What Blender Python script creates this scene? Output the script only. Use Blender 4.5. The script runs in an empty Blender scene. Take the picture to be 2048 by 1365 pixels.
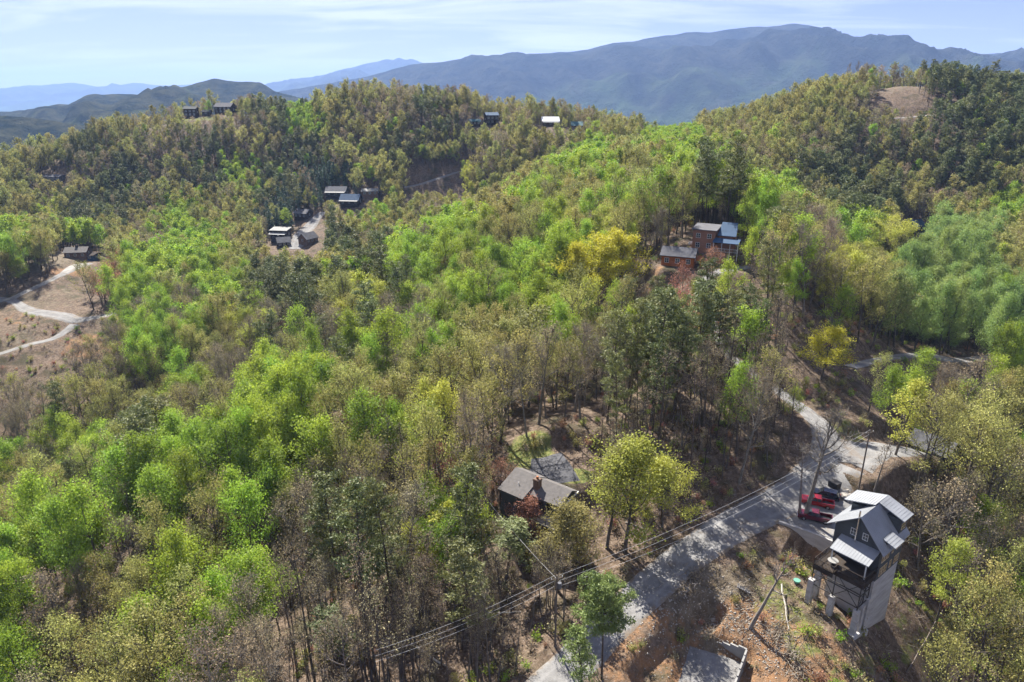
import bpy, math, random
import numpy as np
R = math.radians
rng = np.random.default_rng(7)
random.seed(7)
C = bpy.context.scene.collection
scn = bpy.context.scene

# ------------------------------------------------------------------ camera, sky, sun, exposure
CAMZ = 120.0
PITCH = R(19.4)
cam = bpy.data.cameras.new('camera')
cam.sensor_width = 36; cam.lens = 24.0
cam.clip_start = 1; cam.clip_end = 60000
camo = bpy.data.objects.new('camera', cam); C.objects.link(camo)
camo.location = (0, 0, CAMZ); camo.rotation_euler = (R(90) - PITCH, 0, 0)
scn.camera = camo

SUN_AZ = R(-20)      # from +Y towards +X (negative = left)
SUN_EL = R(45)
w = bpy.data.worlds.new('World'); scn.world = w; w.use_nodes = True
nt = w.node_tree; nd = nt.nodes; lk = nt.links
nd.clear()
wo = nd.new('ShaderNodeOutputWorld'); bg = nd.new('ShaderNodeBackground')
sky = nd.new('ShaderNodeTexSky'); sky.sky_type = 'NISHITA'; sky.sun_disc = False
sky.sun_elevation = SUN_EL; sky.sun_rotation = SUN_AZ
sky.altitude = 600; sky.air_density = 1.0; sky.dust_density = 0.3; sky.ozone_density = 2.0
bg.inputs['Strength'].default_value = 0.050
# thin cirrus, laid out on a high flat layer (direction / height)
tc = nd.new('ShaderNodeTexCoord'); sep = nd.new('ShaderNodeSeparateXYZ')
lk.new(tc.outputs['Generated'], sep.inputs[0])
def wm(op, a, b=None, c=None):
    n = nd.new('ShaderNodeMath'); n.operation = op
    for i, v in enumerate((a, b, c)):
        if v is None: continue
        if isinstance(v, (int, float)): n.inputs[i].default_value = v
        else: lk.new(v, n.inputs[i])
    return n.outputs[0]
den = wm('ADD', wm('MAXIMUM', sep.outputs[2], 0.0), 0.10)
cx = wm('DIVIDE', sep.outputs[0], den); cy = wm('DIVIDE', sep.outputs[1], den)
cmb = nd.new('ShaderNodeCombineXYZ'); lk.new(cx, cmb.inputs[0]); lk.new(wm('MULTIPLY', cy, 2.6), cmb.inputs[1])
n1 = nd.new('ShaderNodeTexNoise'); n1.inputs['Scale'].default_value = 0.55; n1.inputs['Detail'].default_value = 9
n1.inputs['Roughness'].default_value = 0.6; n1.inputs['Distortion'].default_value = 0.7
lk.new(cmb.outputs[0], n1.inputs['Vector'])
n2 = nd.new('ShaderNodeTexNoise'); n2.inputs['Scale'].default_value = 0.16; n2.inputs['Detail'].default_value = 3
lk.new(cmb.outputs[0], n2.inputs['Vector'])
cl = wm('MULTIPLY', wm('SUBTRACT', wm('ADD', wm('MULTIPLY', n1.outputs[0], 0.75), wm('MULTIPLY', n2.outputs[0], 0.5)), 0.57), 6.5)
cl.node.use_clamp = True
clm = wm('MULTIPLY', cl, 0.75)
mx = nd.new('ShaderNodeMix'); mx.data_type = 'RGBA'
tint = nd.new('ShaderNodeMix'); tint.data_type = 'RGBA'; tint.blend_type = 'MULTIPLY'; tint.inputs[0].default_value = 1
lk.new(sky.outputs[0], tint.inputs[6]); tint.inputs[7].default_value = (0.54, 0.462, 0.78, 1)
lk.new(clm, mx.inputs[0]); lk.new(tint.outputs[2], mx.inputs[6]); mx.inputs[7].default_value = (6.2, 6.4, 6.7, 1)
lk.new(mx.outputs[2], bg.inputs['Color']); lk.new(bg.outputs[0], wo.inputs[0])

sl = bpy.data.lights.new('sun', 'SUN'); sl.energy = 5.0; sl.angle = R(0.5); sl.color = (1.0, 0.95, 0.86)
so = bpy.data.objects.new('sun', sl); C.objects.link(so)
so.rotation_euler = (R(90) - SUN_EL, 0, math.pi - SUN_AZ)   # light comes from azimuth SUN_AZ
so.location = (0, 0, 400)
scn.view_settings.view_transform = 'Standard'; scn.view_settings.look = 'None'
scn.view_settings.exposure = 1.82; scn.view_settings.gamma = 1
scn.cycles.max_bounces = 5; scn.cycles.diffuse_bounces = 2; scn.cycles.transmission_bounces = 3
scn.cycles.glossy_bounces = 2; scn.cycles.volume_bounces = 0; scn.cycles.use_denoising = True; scn.cycles.denoising_prefilter = 'ACCURATE'
scn.cycles.use_adaptive_sampling = True; scn.cycles.adaptive_threshold = 0.02

# ------------------------------------------------------------------ picture <-> place
F = 1365.0
CP, SP = math.cos(PITCH), math.sin(PITCH)
def at(u, v, y):
    "point at forward distance y seen at photo position (u, v)"
    a = (u - 1024) / F; b = (682.5 - v) / F
    s = y / (CP + b * SP)
    return np.array([a * s, y, CAMZ + s * (-SP + b * CP)])
def proj(P):
    P = np.asarray(P, float); z = P[..., 2] - CAMZ
    d = P[..., 1] * CP - z * SP
    up = P[..., 1] * SP + z * CP
    d = np.maximum(d, 1e-3)
    return 1024 + F * P[..., 0] / d, 682.5 - F * up / d, d

# ------------------------------------------------------------------ terrain height
TH = 16.0
cp = []
def G(u, v, y): cp.append(at(u, v, y))
def K(u, v, y, t=TH):
    p = at(u, v, y); p[2] -= t; cp.append(p)
def Wp(x, y, z): cp.append(np.array([x, y, CAMZ + z]))
for a in [(0,1130,105),(250,940,128),(500,800,150),(750,690,175),(870,600,200),(1000,440,250),(1130,330,330),(1300,270,420),
          (1250,232,500),(600,1000,112),(300,1200,92),(800,800,135),(1000,700,150),(1200,600,175),(1150,480,215),(1300,400,260),
          (1400,330,290),(1500,260,400),(1450,240,480),(1600,400,330),(1800,350,380),(1800,450,300),(1800,600,215),(2000,500,260),
          (2000,650,190),(2000,850,150),(1950,1050,100),(1950,1300,75),(2048,1100,100),(0,1365,88),(0,1000,150),(100,850,185),
          (400,750,200),(600,600,250),(700,540,275),(400,600,265),(300,480,370),(400,400,430),(100,400,450),(0,300,560),
          (200,225,560),(100,270,560),(600,205,560),(600,300,500),(300,300,500),(900,300,480),(1050,330,400),(1000,380,420),
          (850,440,390),(500,640,232),(300,700,215),(1250,250,500),(2048,175,520),(1150,270,450)]:
    K(*a)
for a in [(1130,1345,72),(1230,1240,81),(1330,1150,90),(1400,1095,95.5),(1500,1035,102.7),(1600,985,109),(1680,915,117),
          (1640,850,129),(1580,800,139),(1530,765,146),(1480,730,153),(1450,700,158),(1400,560,183),(1100,880,122),(1110,940,117),
          (1300,850,130),(1400,760,150),(1430,490,205),(1360,540,190),(1400,440,240),(1800,172,480),(1600,255,450),(1950,710,190),
          (1840,900,128),(1850,1250,88),(1560,1330,75),(1450,1340,75),(1380,1200,85.5),(900,1250,86),(700,1300,84),
          (1000,1150,95),(500,1330,85),(0,710,235),(130,635,265),(0,600,285),(150,540,320),(160,505,350),(50,510,340),(580,470,400),
          (610,455,420),(700,412,430),(880,357,470),(380,232,560),(450,222,570),(700,207,560),(900,217,540),(980,245,540),
          (1100,252,500),(1700,1267,78.3),(1637,1206,84.3),(1480,1180,87),(1200,1130,95)]:
    G(*a)
for a in [(-60,40,-92),(0,40,-80),(60,40,-82),(-400,300,-80),(-300,100,-110),(300,100,-95),(420,300,-60),(480,500,-20),(-500,500,-50),(-620,640,-110),(-420,680,-80),(-250,690,-70),(-100,690,-60),(0,700,-60),(120,700,-60),(250,690,-60),(380,660,-45),(520,640,-30),(-60,620,-30),(100,590,-38),(200,590,-30)]:
    Wp(*a)
cp = np.array(cp)
def _c(x, y):
    th = np.arctan2(x, y); r = np.hypot(x, y)
    return np.clip(th, -1.0, 1.0), np.log(np.clip(r, 35, 900))
def _k(d2):
    return 0.5 * d2 * np.log(np.maximum(d2, 1e-12))
KA, KB = _c(cp[:, 0], cp[:, 1])
D2 = (KA[:, None] - KA) ** 2 + (KB[:, None] - KB) ** 2
NK = len(KA); Am = np.zeros((NK + 3, NK + 3)); Am[:NK, :NK] = _k(D2) + np.eye(NK) * 0.002
Am[:NK, NK] = 1; Am[:NK, NK + 1] = KA; Am[:NK, NK + 2] = KB; Am[NK:, :NK] = Am[:NK, NK:].T
sol = np.linalg.solve(Am, np.concatenate([cp[:, 2], [0, 0, 0]]))
def smooth(a, b, x):
    t = np.clip((x - a) / (b - a), 0, 1); return t * t * (3 - 2 * t)
# value noise
_T = rng.random((64, 64))
def vnoise(x, y, s):
    x = x / s; y = y / s
    i = np.floor(x).astype(int); j = np.floor(y).astype(int); fx = x - i; fy = y - j
    fx = fx * fx * (3 - 2 * fx); fy = fy * fy * (3 - 2 * fy)
    a = _T[i % 64, j % 64]; b = _T[(i + 1) % 64, j % 64]; c = _T[i % 64, (j + 1) % 64]; d = _T[(i + 1) % 64, (j + 1) % 64]
    return (a * (1 - fx) + b * fx) * (1 - fy) + (c * (1 - fx) + d * fx) * fy - 0.5
def fbm(x, y, s, o=4):
    r = 0; a = 1
    for k in range(o):
        r = r + a * vnoise(x + 17.3 * k, y - 9.1 * k, s); s = s / 2.03; a *= 0.5
    return r

def raw(X, Y):
    a, b = _c(X, Y)
    z = _k((a[:, None] - KA) ** 2 + (b[:, None] - KB) ** 2) @ sol[:NK] + sol[NK] + sol[NK + 1] * a + sol[NK + 2] * b
    r = np.hypot(X, Y)
    return z + fbm(X, Y, 22) * 1.4 * smooth(60, 140, r) + fbm(X, Y, 5, 3) * 0.5
def hit(u, v, y0=55, y1=640):
    "first point of the bare ground seen at photo position (u, v), searching forward distances y0..y1"
    Y = np.geomspace(y0, y1, 700); P = np.array([at(u, v, yy) for yy in Y])
    k = np.nonzero(P[:, 2] < raw(P[:, 0], P[:, 1]))[0]
    p = P[k[0]] if len(k) else P[np.argmin((P[:, 2] - raw(P[:, 0], P[:, 1])) / Y)]
    p = p.copy(); p[2] = raw(p[:1], p[1:2])[0]; return p
def polyline(pts, step=1.0):
    "resample a smooth line through pts (x,y,z)"
    P = np.array(pts, float)
    Q = []
    for i in range(len(P) - 1):
        p0 = P[max(i - 1, 0)]; p1 = P[i]; p2 = P[i + 1]; p3 = P[min(i + 2, len(P) - 1)]
        m = max(2, int(np.linalg.norm(p2 - p1) / step))
        for k in range(m):
            t = k / m
            Q.append(0.5 * ((2 * p1) + (-p0 + p2) * t + (2 * p0 - 5 * p1 + 4 * p2 - p3) * t * t + (-p0 + 3 * p1 - 3 * p2 + p3) * t ** 3))
    Q.append(P[-1]); return np.array(Q)
ROADS = {}   # name -> (line, half width list)
def road(name, pix, hw, step=1.5, ext=None):
    pts = [hit(p[0], p[1], p[2] * .8, p[2] * 1.5) for p in pix]
    if ext: pts = [np.array(e, float) for e in ext[0]] + pts + [np.array(e, float) for e in ext[1]]
    L = polyline(pts, step)
    h = np.interp(np.linspace(0, 1, len(L)), np.linspace(0, 1, len(hw)), hw) if isinstance(hw, (list, tuple)) else np.full(len(L), hw)
    ROADS[name] = (L, h)
road('gravel_road', [(1130,1345,72),(1230,1240,81),(1330,1150,90),(1400,1095,95.5),(1500,1035,102.7),(1600,985,109),(1672,925,116)],
     [3.5,3.5,3.3,3.5,3.6,4.2,5.0,6.0], ext=([(-14, 50, CAMZ - 75)], []))
road('woodland_lane', [(1672,925,116),(1645,855,128.5),(1580,800,139),(1530,765,146),(1480,730,153),(1450,700,158),(1420,640,168),(1400,580,179),(1425,548,186),(1500,535,190)],
     [5.5,2.6,1.8,1.7,1.7,1.7,1.7,1.7,2.2,2.0])
road('side_road', [(1690,925,116),(1745,900,119),(1800,900,121),(1850,905,124)], [6,4,3.2,2.5])
road('asphalt_driveway', [(1060,945,112),(1100,942,115),(1140,928,118)], [5.2,6.0,6.5], step=0.8)
road('valley_road', [(-60,612,275),(0,604,282),(50,585,290),(100,562,300),(150,537,318),(175,528,325)], [2.0,2.0,2.0,2.0,3.5,3.5])
road('valley_junction', [(-60,590,278),(20,602,281),(60,622,272),(120,632,266),(160,640,263),(230,628,268),(300,612,275),(330,606,278)], [2.4,2.4,2.4,4,4.5,2.8,2.4,2])
road('cabin_yard', [(128,549,312),(142,538,317),(160,529,322)], [2.0,3.4,3.0])
road('lower_road', [(-80,730,228),(0,709,236),(60,690,242),(110,677,247),(150,650,258)], [2.0,2.0,2.0,2.0,2.6])
road('cabin_lane', [(590,500,372),(605,470,392),(622,452,408),(632,438,424),(645,425,436)], [3.5,5.5,5,4,3])
road('hillside_road', [(800,377,452),(840,370,458),(870,360,465),(900,350,473),(925,343,480),(960,338,486)], 3.0)
road('right_road', [(1700,735,178),(1780,716,186),(1850,712,189),(1920,722,186),(1990,715,188),(2100,700,192)], [1.8,1.8,2.6,3,3,3])
road('summit_track', [(1700,245,455),(1740,237,460),(1800,238,462),(1860,232,468),(1930,228,475)], 2.0)

PADS = []    # (cx, cy, z, rx, ry, angle, feather): level platforms
def pad(x, y, z, rx, ry, ang, fe): PADS.append((x, y, z, rx, ry, ang, fe))
pk = hit(1650, 1030); _q = hit(1600, 1000); pk[2] = (pk[2] + _q[2]) / 2 + .3; pad(pk[0] + .6, pk[1] + .8, pk[2], 7.2, 5.5, R(25), 1.0)          # parking bay
pad(53.15, 101.05, pk[2], 4.8, 4.0, R(-39), .3)
lot = hit(1422, 1352); pad(lot[0], lot[1], lot[2] - .6, 4.0, 5.0, R(-25), 2)
CUTS = []    # steep-sided cuts: lower ground beside the road and under the parking bay
CUTS.append((50.0, 93.4, PADS[0][2] - 5.0, 4.6, 2.5, R(-39), .5))
_q = hit(1345, 1285); CUTS.append((_q[0], _q[1], _q[2] - 1.5, 9.5, 2.6, R(47), 1.3))
hs = hit(1360, 530, 150); pad(hs[0], hs[1], hs[2], 6, 5, 0, 4)
hb = hit(1430, 492, 160); pad(hb[0], hb[1], hb[2], 7, 6, 0, 4)

def height(x, y):
    x = np.asarray(x, float); y = np.asarray(y, float); shp = x.shape; x = x.ravel(); y = y.ravel()
    out = np.empty(len(x))
    for s in range(0, len(x), 40000):
        X = x[s:s + 40000]; Y = y[s:s + 40000]
        a, b = _c(X, Y)
        z = _k((a[:, None] - KA) ** 2 + (b[:, None] - KB) ** 2) @ sol[:NK] + sol[NK] + sol[NK + 1] * a + sol[NK + 2] * b
        r = np.hypot(X, Y)
        z = z + fbm(X, Y, 22) * 1.4 * smooth(60, 140, r) + fbm(X, Y, 5, 3) * 0.5
        back = smooth(1.1, 1.7, np.abs(np.arctan2(X, Y)))
        z = z * (1 - back) + (CAMZ - 92) * back
        z = np.where(r < 45, z * smooth(15, 45, r) + (CAMZ - 85) * (1 - smooth(15, 45, r)), z)
        f = smooth(600, 900, r); far = CAMZ - 130 - 45 * smooth(900, 2500, r) + fbm(X, Y, 300) * 18 * (1 - smooth(9000, 14000, r))
        z = z * (1 - f) + far * f
        tm = np.zeros(len(X)); sw = np.zeros(len(X)); sz = np.zeros(len(X))
        for L, h in ROADS.values():
            c0 = L[:, :2].min(0) - 12; c1 = L[:, :2].max(0) + 12
            m = (X > c0[0]) & (X < c1[0]) & (Y > c0[1]) & (Y < c1[1])
            if not m.any(): continue
            xm = X[m]; ym = Y[m]
            d2 = (xm[:, None] - L[:, 0]) ** 2 + (ym[:, None] - L[:, 1]) ** 2
            k = d2.argmin(1); d = np.sqrt(d2[np.arange(len(k)), k])
            wv = 1.0 / (d2 + 1.5) ** 2; zr = (wv @ L[:, 2]) / wv.sum(1)
            t = smooth(h[k] + 4.5, h[k] + .6, d); q = smooth(h[k] + 4.6, 0, d) ** 2 + 1e-6 * t
            tm[m] = np.maximum(tm[m], t); sw[m] += q; sz[m] += q * zr
        for ci_, (px, py, pz, rx, ry, an, fe) in enumerate(PADS + CUTS):
            dx = X - px; dy = Y - py
            lx = np.abs(dx * math.cos(an) + dy * math.sin(an)) - rx; ly = np.abs(-dx * math.sin(an) + dy * math.cos(an)) - ry
            d = np.hypot(np.maximum(lx, 0), np.maximum(ly, 0))
            t = smooth(fe, 0.0, d)
            if ci_ >= len(PADS): t = t * (1 - tm); z = z * (1 - t) + pz * t; continue
            q = t * 1.0; tm = np.maximum(tm, t); sw += q; sz += q * pz
        z = z * (1 - tm) + np.where(sw > 0, sz / np.maximum(sw, 1e-9), 0) * tm
        out[s:s + 40000] = z
    return out.reshape(shp)
def H(x, y): return float(height(np.array([x]), np.array([y]))[0])
def road_dist(x, y):
    best = np.full(len(x), 1e9)
    for nme, (L, h) in ROADS.items():
        for s in range(0, len(x), 20000):
            d2 = np.sqrt((x[s:s + 20000, None] - L[:, 0]) ** 2 + (y[s:s + 20000, None] - L[:, 1]) ** 2) - h
            best[s:s + 20000] = np.minimum(best[s:s + 20000], d2.min(1))
    return best

# ------------------------------------------------------------------ helpers for objects
def tag(o, label=None, cat=None, group=None, kind=None):
    for k, v in (('label', label), ('category', cat), ('group', group), ('kind', kind)):
        if v: o[k] = v
    return o
def thing(name, label, cat, loc=(0, 0, 0), rz=0, group=None):
    o = bpy.data.objects.new(name, None); C.objects.link(o); o.empty_display_size = 0.5
    o.location = loc; o.rotation_euler = (0, 0, rz)
    return tag(o, label, cat, group)
def mesh_np(name, V, Fq, mats=(), attrs=None, smoothf=False):
    "V (n,3), Fq list of face arrays with equal corner counts"
    me = bpy.data.meshes.new(name)
    V = np.asarray(V, np.float32)
    Fl = [np.asarray(f, np.int32) for f in (Fq if isinstance(Fq, list) else [Fq]) if len(f)]
    me.vertices.add(len(V)); me.vertices.foreach_set('co', V.ravel())
    idx = np.concatenate([f.ravel() for f in Fl]); cnt = np.concatenate([np.full(len(f), f.shape[1]) for f in Fl])
    me.loops.add(len(idx)); me.loops.foreach_set('vertex_index', idx)
    me.polygons.add(len(cnt)); st = np.concatenate([[0], np.cumsum(cnt)[:-1]])
    me.polygons.foreach_set('loop_start', st.astype(np.int32)); me.polygons.foreach_set('loop_total', cnt.astype(np.int32))
    if smoothf: me.polygons.foreach_set('use_smooth', np.ones(len(cnt), bool))
    me.update(calc_edges=True)
    for m in mats: me.materials.append(m)
    for k, a in (attrs or {}).items():
        at_ = me.attributes.new(k, 'FLOAT', 'POINT'); at_.data.foreach_set('value', np.asarray(a, np.float32))
    return me
def obj(name, me, parent=None, loc=None):
    o = bpy.data.objects.new(name, me); C.objects.link(o)
    if parent is not None: o.parent = parent
    if loc is not None: o.location = loc
    return o
class MB:
    def __init__(s): s.v = []; s.f = []; s.m = []
    def add(s, V, Fs, m=0):
        k = len(s.v); s.v += [tuple(p) for p in V]; s.f += [tuple(i + k for i in f) for f in Fs]; s.m += [m] * len(Fs); return s
    def box(s, x0, x1, y0, y1, z0, z1, m=0):
        V = [(x, y, z) for z in (z0, z1) for y in (y0, y1) for x in (x0, x1)]
        return s.add(V, [(0, 2, 3, 1), (4, 5, 7, 6), (0, 1, 5, 4), (1, 3, 7, 5), (3, 2, 6, 7), (2, 0, 4, 6)], m)
    def slab(s, P, t, m=0):
        "polygon P (3-D, counter-clockwise from above) given thickness t downwards"
        n = len(P); V = [tuple(p) for p in P] + [(p[0], p[1], p[2] - t) for p in P]
        Fs = [tuple(range(n)), tuple(range(2 * n - 1, n - 1, -1))] + [(i, i + n, (i + 1) % n + n, (i + 1) % n) for i in range(n)]
        return s.add(V, Fs, m)
    def prism(s, prof, y0, y1, m=0, axis='y'):
        "closed profile [(a, z)] swept along the other axis"
        n = len(prof)
        P = [(a, y0, z) if axis == 'y' else (y0, a, z) for a, z in prof] + [(a, y1, z) if axis == 'y' else (y1, a, z) for a, z in prof]
        return s.add(P, [tuple(range(n)), tuple(range(2 * n - 1, n - 1, -1))] + [(i, i + n, (i + 1) % n + n, (i + 1) % n) for i in range(n)], m)
    def bar(s, a, b, r, m=0, n=4, r2=None):
        a = np.array(a, float); b = np.array(b, float); d = b - a; L = np.linalg.norm(d)
        if L < 1e-6: return s
        d /= L; q = np.array([0, 0, 1.0]) if abs(d[2]) < 0.9 else np.array([1.0, 0, 0])
        e = np.cross(d, q); e /= np.linalg.norm(e); g = np.cross(d, e); r2 = r if r2 is None else r2
        V = [a + r * (math.cos(t) * e + math.sin(t) * g) for t in np.linspace(0, 2 * math.pi, n, endpoint=False) + math.pi / 4] + \
            [b + r2 * (math.cos(t) * e + math.sin(t) * g) for t in np.linspace(0, 2 * math.pi, n, endpoint=False) + math.pi / 4]
        return s.add(V, [tuple(range(n - 1, -1, -1)), tuple(range(n, 2 * n))] + [(i, (i + 1) % n, (i + 1) % n + n, i + n) for i in range(n)], m)
    def mesh(s, name, mats):
        me = bpy.data.meshes.new(name); me.from_pydata(s.v, [], s.f)
        for m in (mats if isinstance(mats, (list, tuple)) else [mats]): me.materials.append(m)
        me.polygons.foreach_set('material_index', s.m); me.update()
        import bmesh
        bm = bmesh.new(); bm.from_mesh(me); bmesh.ops.recalc_face_normals(bm, faces=bm.faces); bm.to_mesh(me); bm.free()
        return me
    def build(s, name, mats, parent=None, loc=None): return obj(name, s.mesh(name, mats), parent, loc)

# ------------------------------------------------------------------ materials
def N(nt, t, **kw):
    n = nt.nodes.new(t)
    for k, v in kw.items(): setattr(n, k, v)
    return n
def mat(name, col, rough=0.8, metal=0.0, var=0.25, scale=1.5, bump=0.0, bscale=None, col2=None, coords='Object', stretch=None, detail=5, spec=0.3, trans=0.0, tone=None, rnd=0.0, contrast=1.0):
    m = bpy.data.materials.new(name); m.use_nodes = True; t = m.node_tree; L = t.links
    bs = t.nodes['Principled BSDF']; bs.inputs['Roughness'].default_value = rough; bs.inputs['Metallic'].default_value = metal
    bs.inputs['Specular IOR Level'].default_value = spec
    c1 = col; c2 = col2 or tuple(c * (1 - var) for c in col)
    mix = N(t, 'ShaderNodeMix', data_type='RGBA'); mix.inputs[6].default_value = (*c1, 1); mix.inputs[7].default_value = (*c2, 1)
    if tone:
        a = N(t, 'ShaderNodeAttribute', attribute_name=tone); L.new(a.outputs['Fac'], mix.inputs[0])
    else:
        co = N(t, 'ShaderNodeTexCoord'); src = co.outputs[coords]
        if stretch:
            mp = N(t, 'ShaderNodeMapping'); mp.inputs['Scale'].default_value = stretch; L.new(src, mp.inputs[0]); src = mp.outputs[0]
        no = N(t, 'ShaderNodeTexNoise'); no.inputs['Scale'].default_value = scale; no.inputs['Detail'].default_value = detail
        L.new(src, no.inputs['Vector'])
        r = N(t, 'ShaderNodeMapRange'); r.inputs['From Min'].default_value = 0.5 - .2 / contrast; r.inputs['From Max'].default_value = 0.5 + .2 / contrast
        L.new(no.outputs[0], r.inputs[0]); L.new(r.outputs[0], mix.inputs[0])
    out = mix.outputs[2]
    if rnd:
        oi = N(t, 'ShaderNodeObjectInfo')
        hs = N(t, 'ShaderNodeHueSaturation')
        a = N(t, 'ShaderNodeMapRange'); a.inputs['To Min'].default_value = 0.5 - rnd * .07; a.inputs['To Max'].default_value = 0.5 + rnd * .09
        b = N(t, 'ShaderNodeMath', operation='FRACT'); b2 = N(t, 'ShaderNodeMath', operation='MULTIPLY'); b2.inputs[1].default_value = 17.13
        c = N(t, 'ShaderNodeMapRange'); c.inputs['To Min'].default_value = 1 - rnd * .9; c.inputs['To Max'].default_value = 1 + rnd * .8
        L.new(oi.outputs['Random'], a.inputs[0]); L.new(oi.outputs['Random'], b2.inputs[0]); L.new(b2.outputs[0], b.inputs[0]); L.new(b.outputs[0], c.inputs[0])
        L.new(a.outputs[0], hs.inputs['Hue']); L.new(c.outputs[0], hs.inputs['Value']); L.new(out, hs.inputs['Color']); out = hs.outputs[0]
    L.new(out, bs.inputs['Base Color'])
    if bump:
        nb = N(t, 'ShaderNodeTexNoise'); nb.inputs['Scale'].default_value = bscale or scale * 4; nb.inputs['Detail'].default_value = 6
        co = N(t, 'ShaderNodeTexCoord'); L.new(co.outputs[coords], nb.inputs['Vector'])
        bu = N(t, 'ShaderNodeBump'); bu.inputs['Strength'].default_value = 1; bu.inputs['Distance'].default_value = bump
        L.new(nb.outputs[0], bu.inputs['Height']); L.new(bu.outputs[0], bs.inputs['Normal'])
    if trans:
        tr = N(t, 'ShaderNodeBsdfTranslucent'); L.new(out, tr.inputs['Color'])
        ms = N(t, 'ShaderNodeMixShader'); ms.inputs[0].default_value = trans
        L.new(bs.outputs[0], ms.inputs[1]); L.new(tr.outputs[0], ms.inputs[2])
        L.new(ms.outputs[0], t.nodes['Material Output'].inputs['Surface'])
    return m
FOOT = []   # (x, y, radius) kept free of trees
LEAF = {
 'g': mat('green_leaf', (0.350, 0.450, 0.050), .6, col2=(0.120, 0.205, 0.022), tone='tone', trans=.45, rnd=.24),
 'l': mat('pale_leaf',  (0.270, 0.350, 0.095), .6, col2=(0.170, 0.250, 0.060), tone='tone', trans=.42, rnd=.22),
 'y': mat('yellow_leaf',(0.440, 0.450, 0.075), .6, col2=(0.280, 0.310, 0.050), tone='tone', trans=.42, rnd=.18),
 'o': mat('budding_leaf',(0.410, 0.390, 0.115), .7, col2=(0.150, 0.150, 0.045), tone='tone', trans=.38, rnd=.34),
 'b': mat('bud',        (0.330, 0.265, 0.155), .8, col2=(0.200, 0.165, 0.100), tone='tone', trans=.25, rnd=.35),
 'r': mat('red_bud',    (0.400, 0.190, 0.125), .8, col2=(0.270, 0.130, 0.090), tone='tone', trans=.35, rnd=.30),
 'p': mat('pine_needle',(0.185, 0.200, 0.062), .6, col2=(0.085, 0.105, 0.036), tone='tone', trans=.25, rnd=.30),
 't': mat('spruce_needle',(0.070, 0.120, 0.065), .6, col2=(0.040, 0.075, 0.045), tone='tone', trans=.2, rnd=.25),
}
BARK = {
 'g': mat('grey_bark', (0.120, 0.100, 0.080), .9, scale=3, var=.5),
 'b': mat('pale_bark', (0.200, 0.175, 0.150), .9, scale=3, var=.5, rnd=.3),
 'p': mat('pine_bark', (0.080, 0.060, 0.048), .9, scale=3, var=.5),
}
for k in 'lyor': BARK[k] = BARK['g']
BARK['t'] = BARK['p']; BARK['s'] = mat('stem_bark', (0.11, 0.09, 0.075), .9, scale=3, var=.5, rnd=.4); LEAF['s'] = LEAF['b']

# ground
def ground_mat():
    m = bpy.data.materials.new('forest_floor'); m.use_nodes = True; t = m.node_tree; L = t.links
    bs = t.nodes['Principled BSDF']; bs.inputs['Roughness'].default_value = .95; bs.inputs['Specular IOR Level'].default_value = .1
    co = N(t, 'ShaderNodeTexCoord')
    def noise(s, d=6, ro=.6):
        q = N(t, 'ShaderNodeTexNoise'); q.inputs['Scale'].default_value = s; q.inputs['Detail'].default_value = d; q.inputs['Roughness'].default_value = ro
        L.new(co.outputs['Object'], q.inputs['Vector']); return q.outputs[0]
    def rng_(s, a, b):
        q = N(t, 'ShaderNodeMapRange'); q.inputs['From Min'].default_value = a; q.inputs['From Max'].default_value = b; L.new(s, q.inputs[0]); return q.outputs[0]
    def mixc(f, a, b):
        q = N(t, 'ShaderNodeMix', data_type='RGBA')
        if isinstance(f, float): q.inputs[0].default_value = f
        else: L.new(f, q.inputs[0])
        for i, c in ((6, a), (7, b)):
            if isinstance(c, tuple): q.inputs[i].default_value = (*c, 1)
            else: L.new(c, q.inputs[i])
        return q.outputs[2]
    litter = mixc(rng_(noise(.9), .38, .62), (0.070, 0.049, 0.034), (0.150, 0.110, 0.080))
    litter = mixc(rng_(noise(3.2, 4), .55, .72), litter, (0.26, 0.21, 0.17))
    litter = mixc(rng_(noise(.12, 4), .52, .66), litter, (0.060, 0.052, 0.030))
    grass = mixc(rng_(noise(1.5), .4, .6), (0.085, 0.105, 0.028), (0.17, 0.165, 0.06))
    dirt = mixc(rng_(noise(.8), .4, .62), (0.215, 0.120, 0.062), (0.135, 0.090, 0.058))
    dirt = mixc(rng_(noise(4., 3), .56, .7), dirt, (0.29, 0.20, 0.135))
    bare = mixc(rng_(noise(.5), .4, .62), (0.155, 0.125, 0.088), (0.085, 0.066, 0.046))
    bare = mixc(rng_(noise(3., 4), .58, .7), bare, (0.27, 0.235, 0.19))
    def am(nme):
        a = N(t, 'ShaderNodeAttribute', attribute_name=nme)
        q = N(t, 'ShaderNodeMath', operation='ADD'); L.new(a.outputs['Fac'], q.inputs[0])
        q2 = N(t, 'ShaderNodeMath', operation='MULTIPLY_ADD'); L.new(noise(.35, 6, .7), q2.inputs[0]); q2.inputs[1].default_value = 1.6; q2.inputs[2].default_value = -.8
        L.new(q2.outputs[0], q.inputs[1]); return rng_(q.outputs[0], .42, .62)
    c = mixc(am('bare'), litter, bare); c = mixc(am('dirt'), c, dirt); c = mixc(am('grass'), c, grass)
    wood = N(t, 'ShaderNodeAttribute', attribute_name='wood')
    c = mixc(wood.outputs['Fac'], c, mixc(rng_(noise(.02, 8, .7), .4, .6), (0.055, 0.075, 0.022), (0.085, 0.075, 0.04)))
    L.new(c, bs.inputs['Base Color'])
    bu = N(t, 'ShaderNodeBump'); bu.inputs['Distance'].default_value = .35; L.new(noise(1.3, 8, .7), bu.inputs['Height']); L.new(bu.outputs[0], bs.inputs['Normal'])
    return m
M_GROUND = ground_mat()
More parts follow.
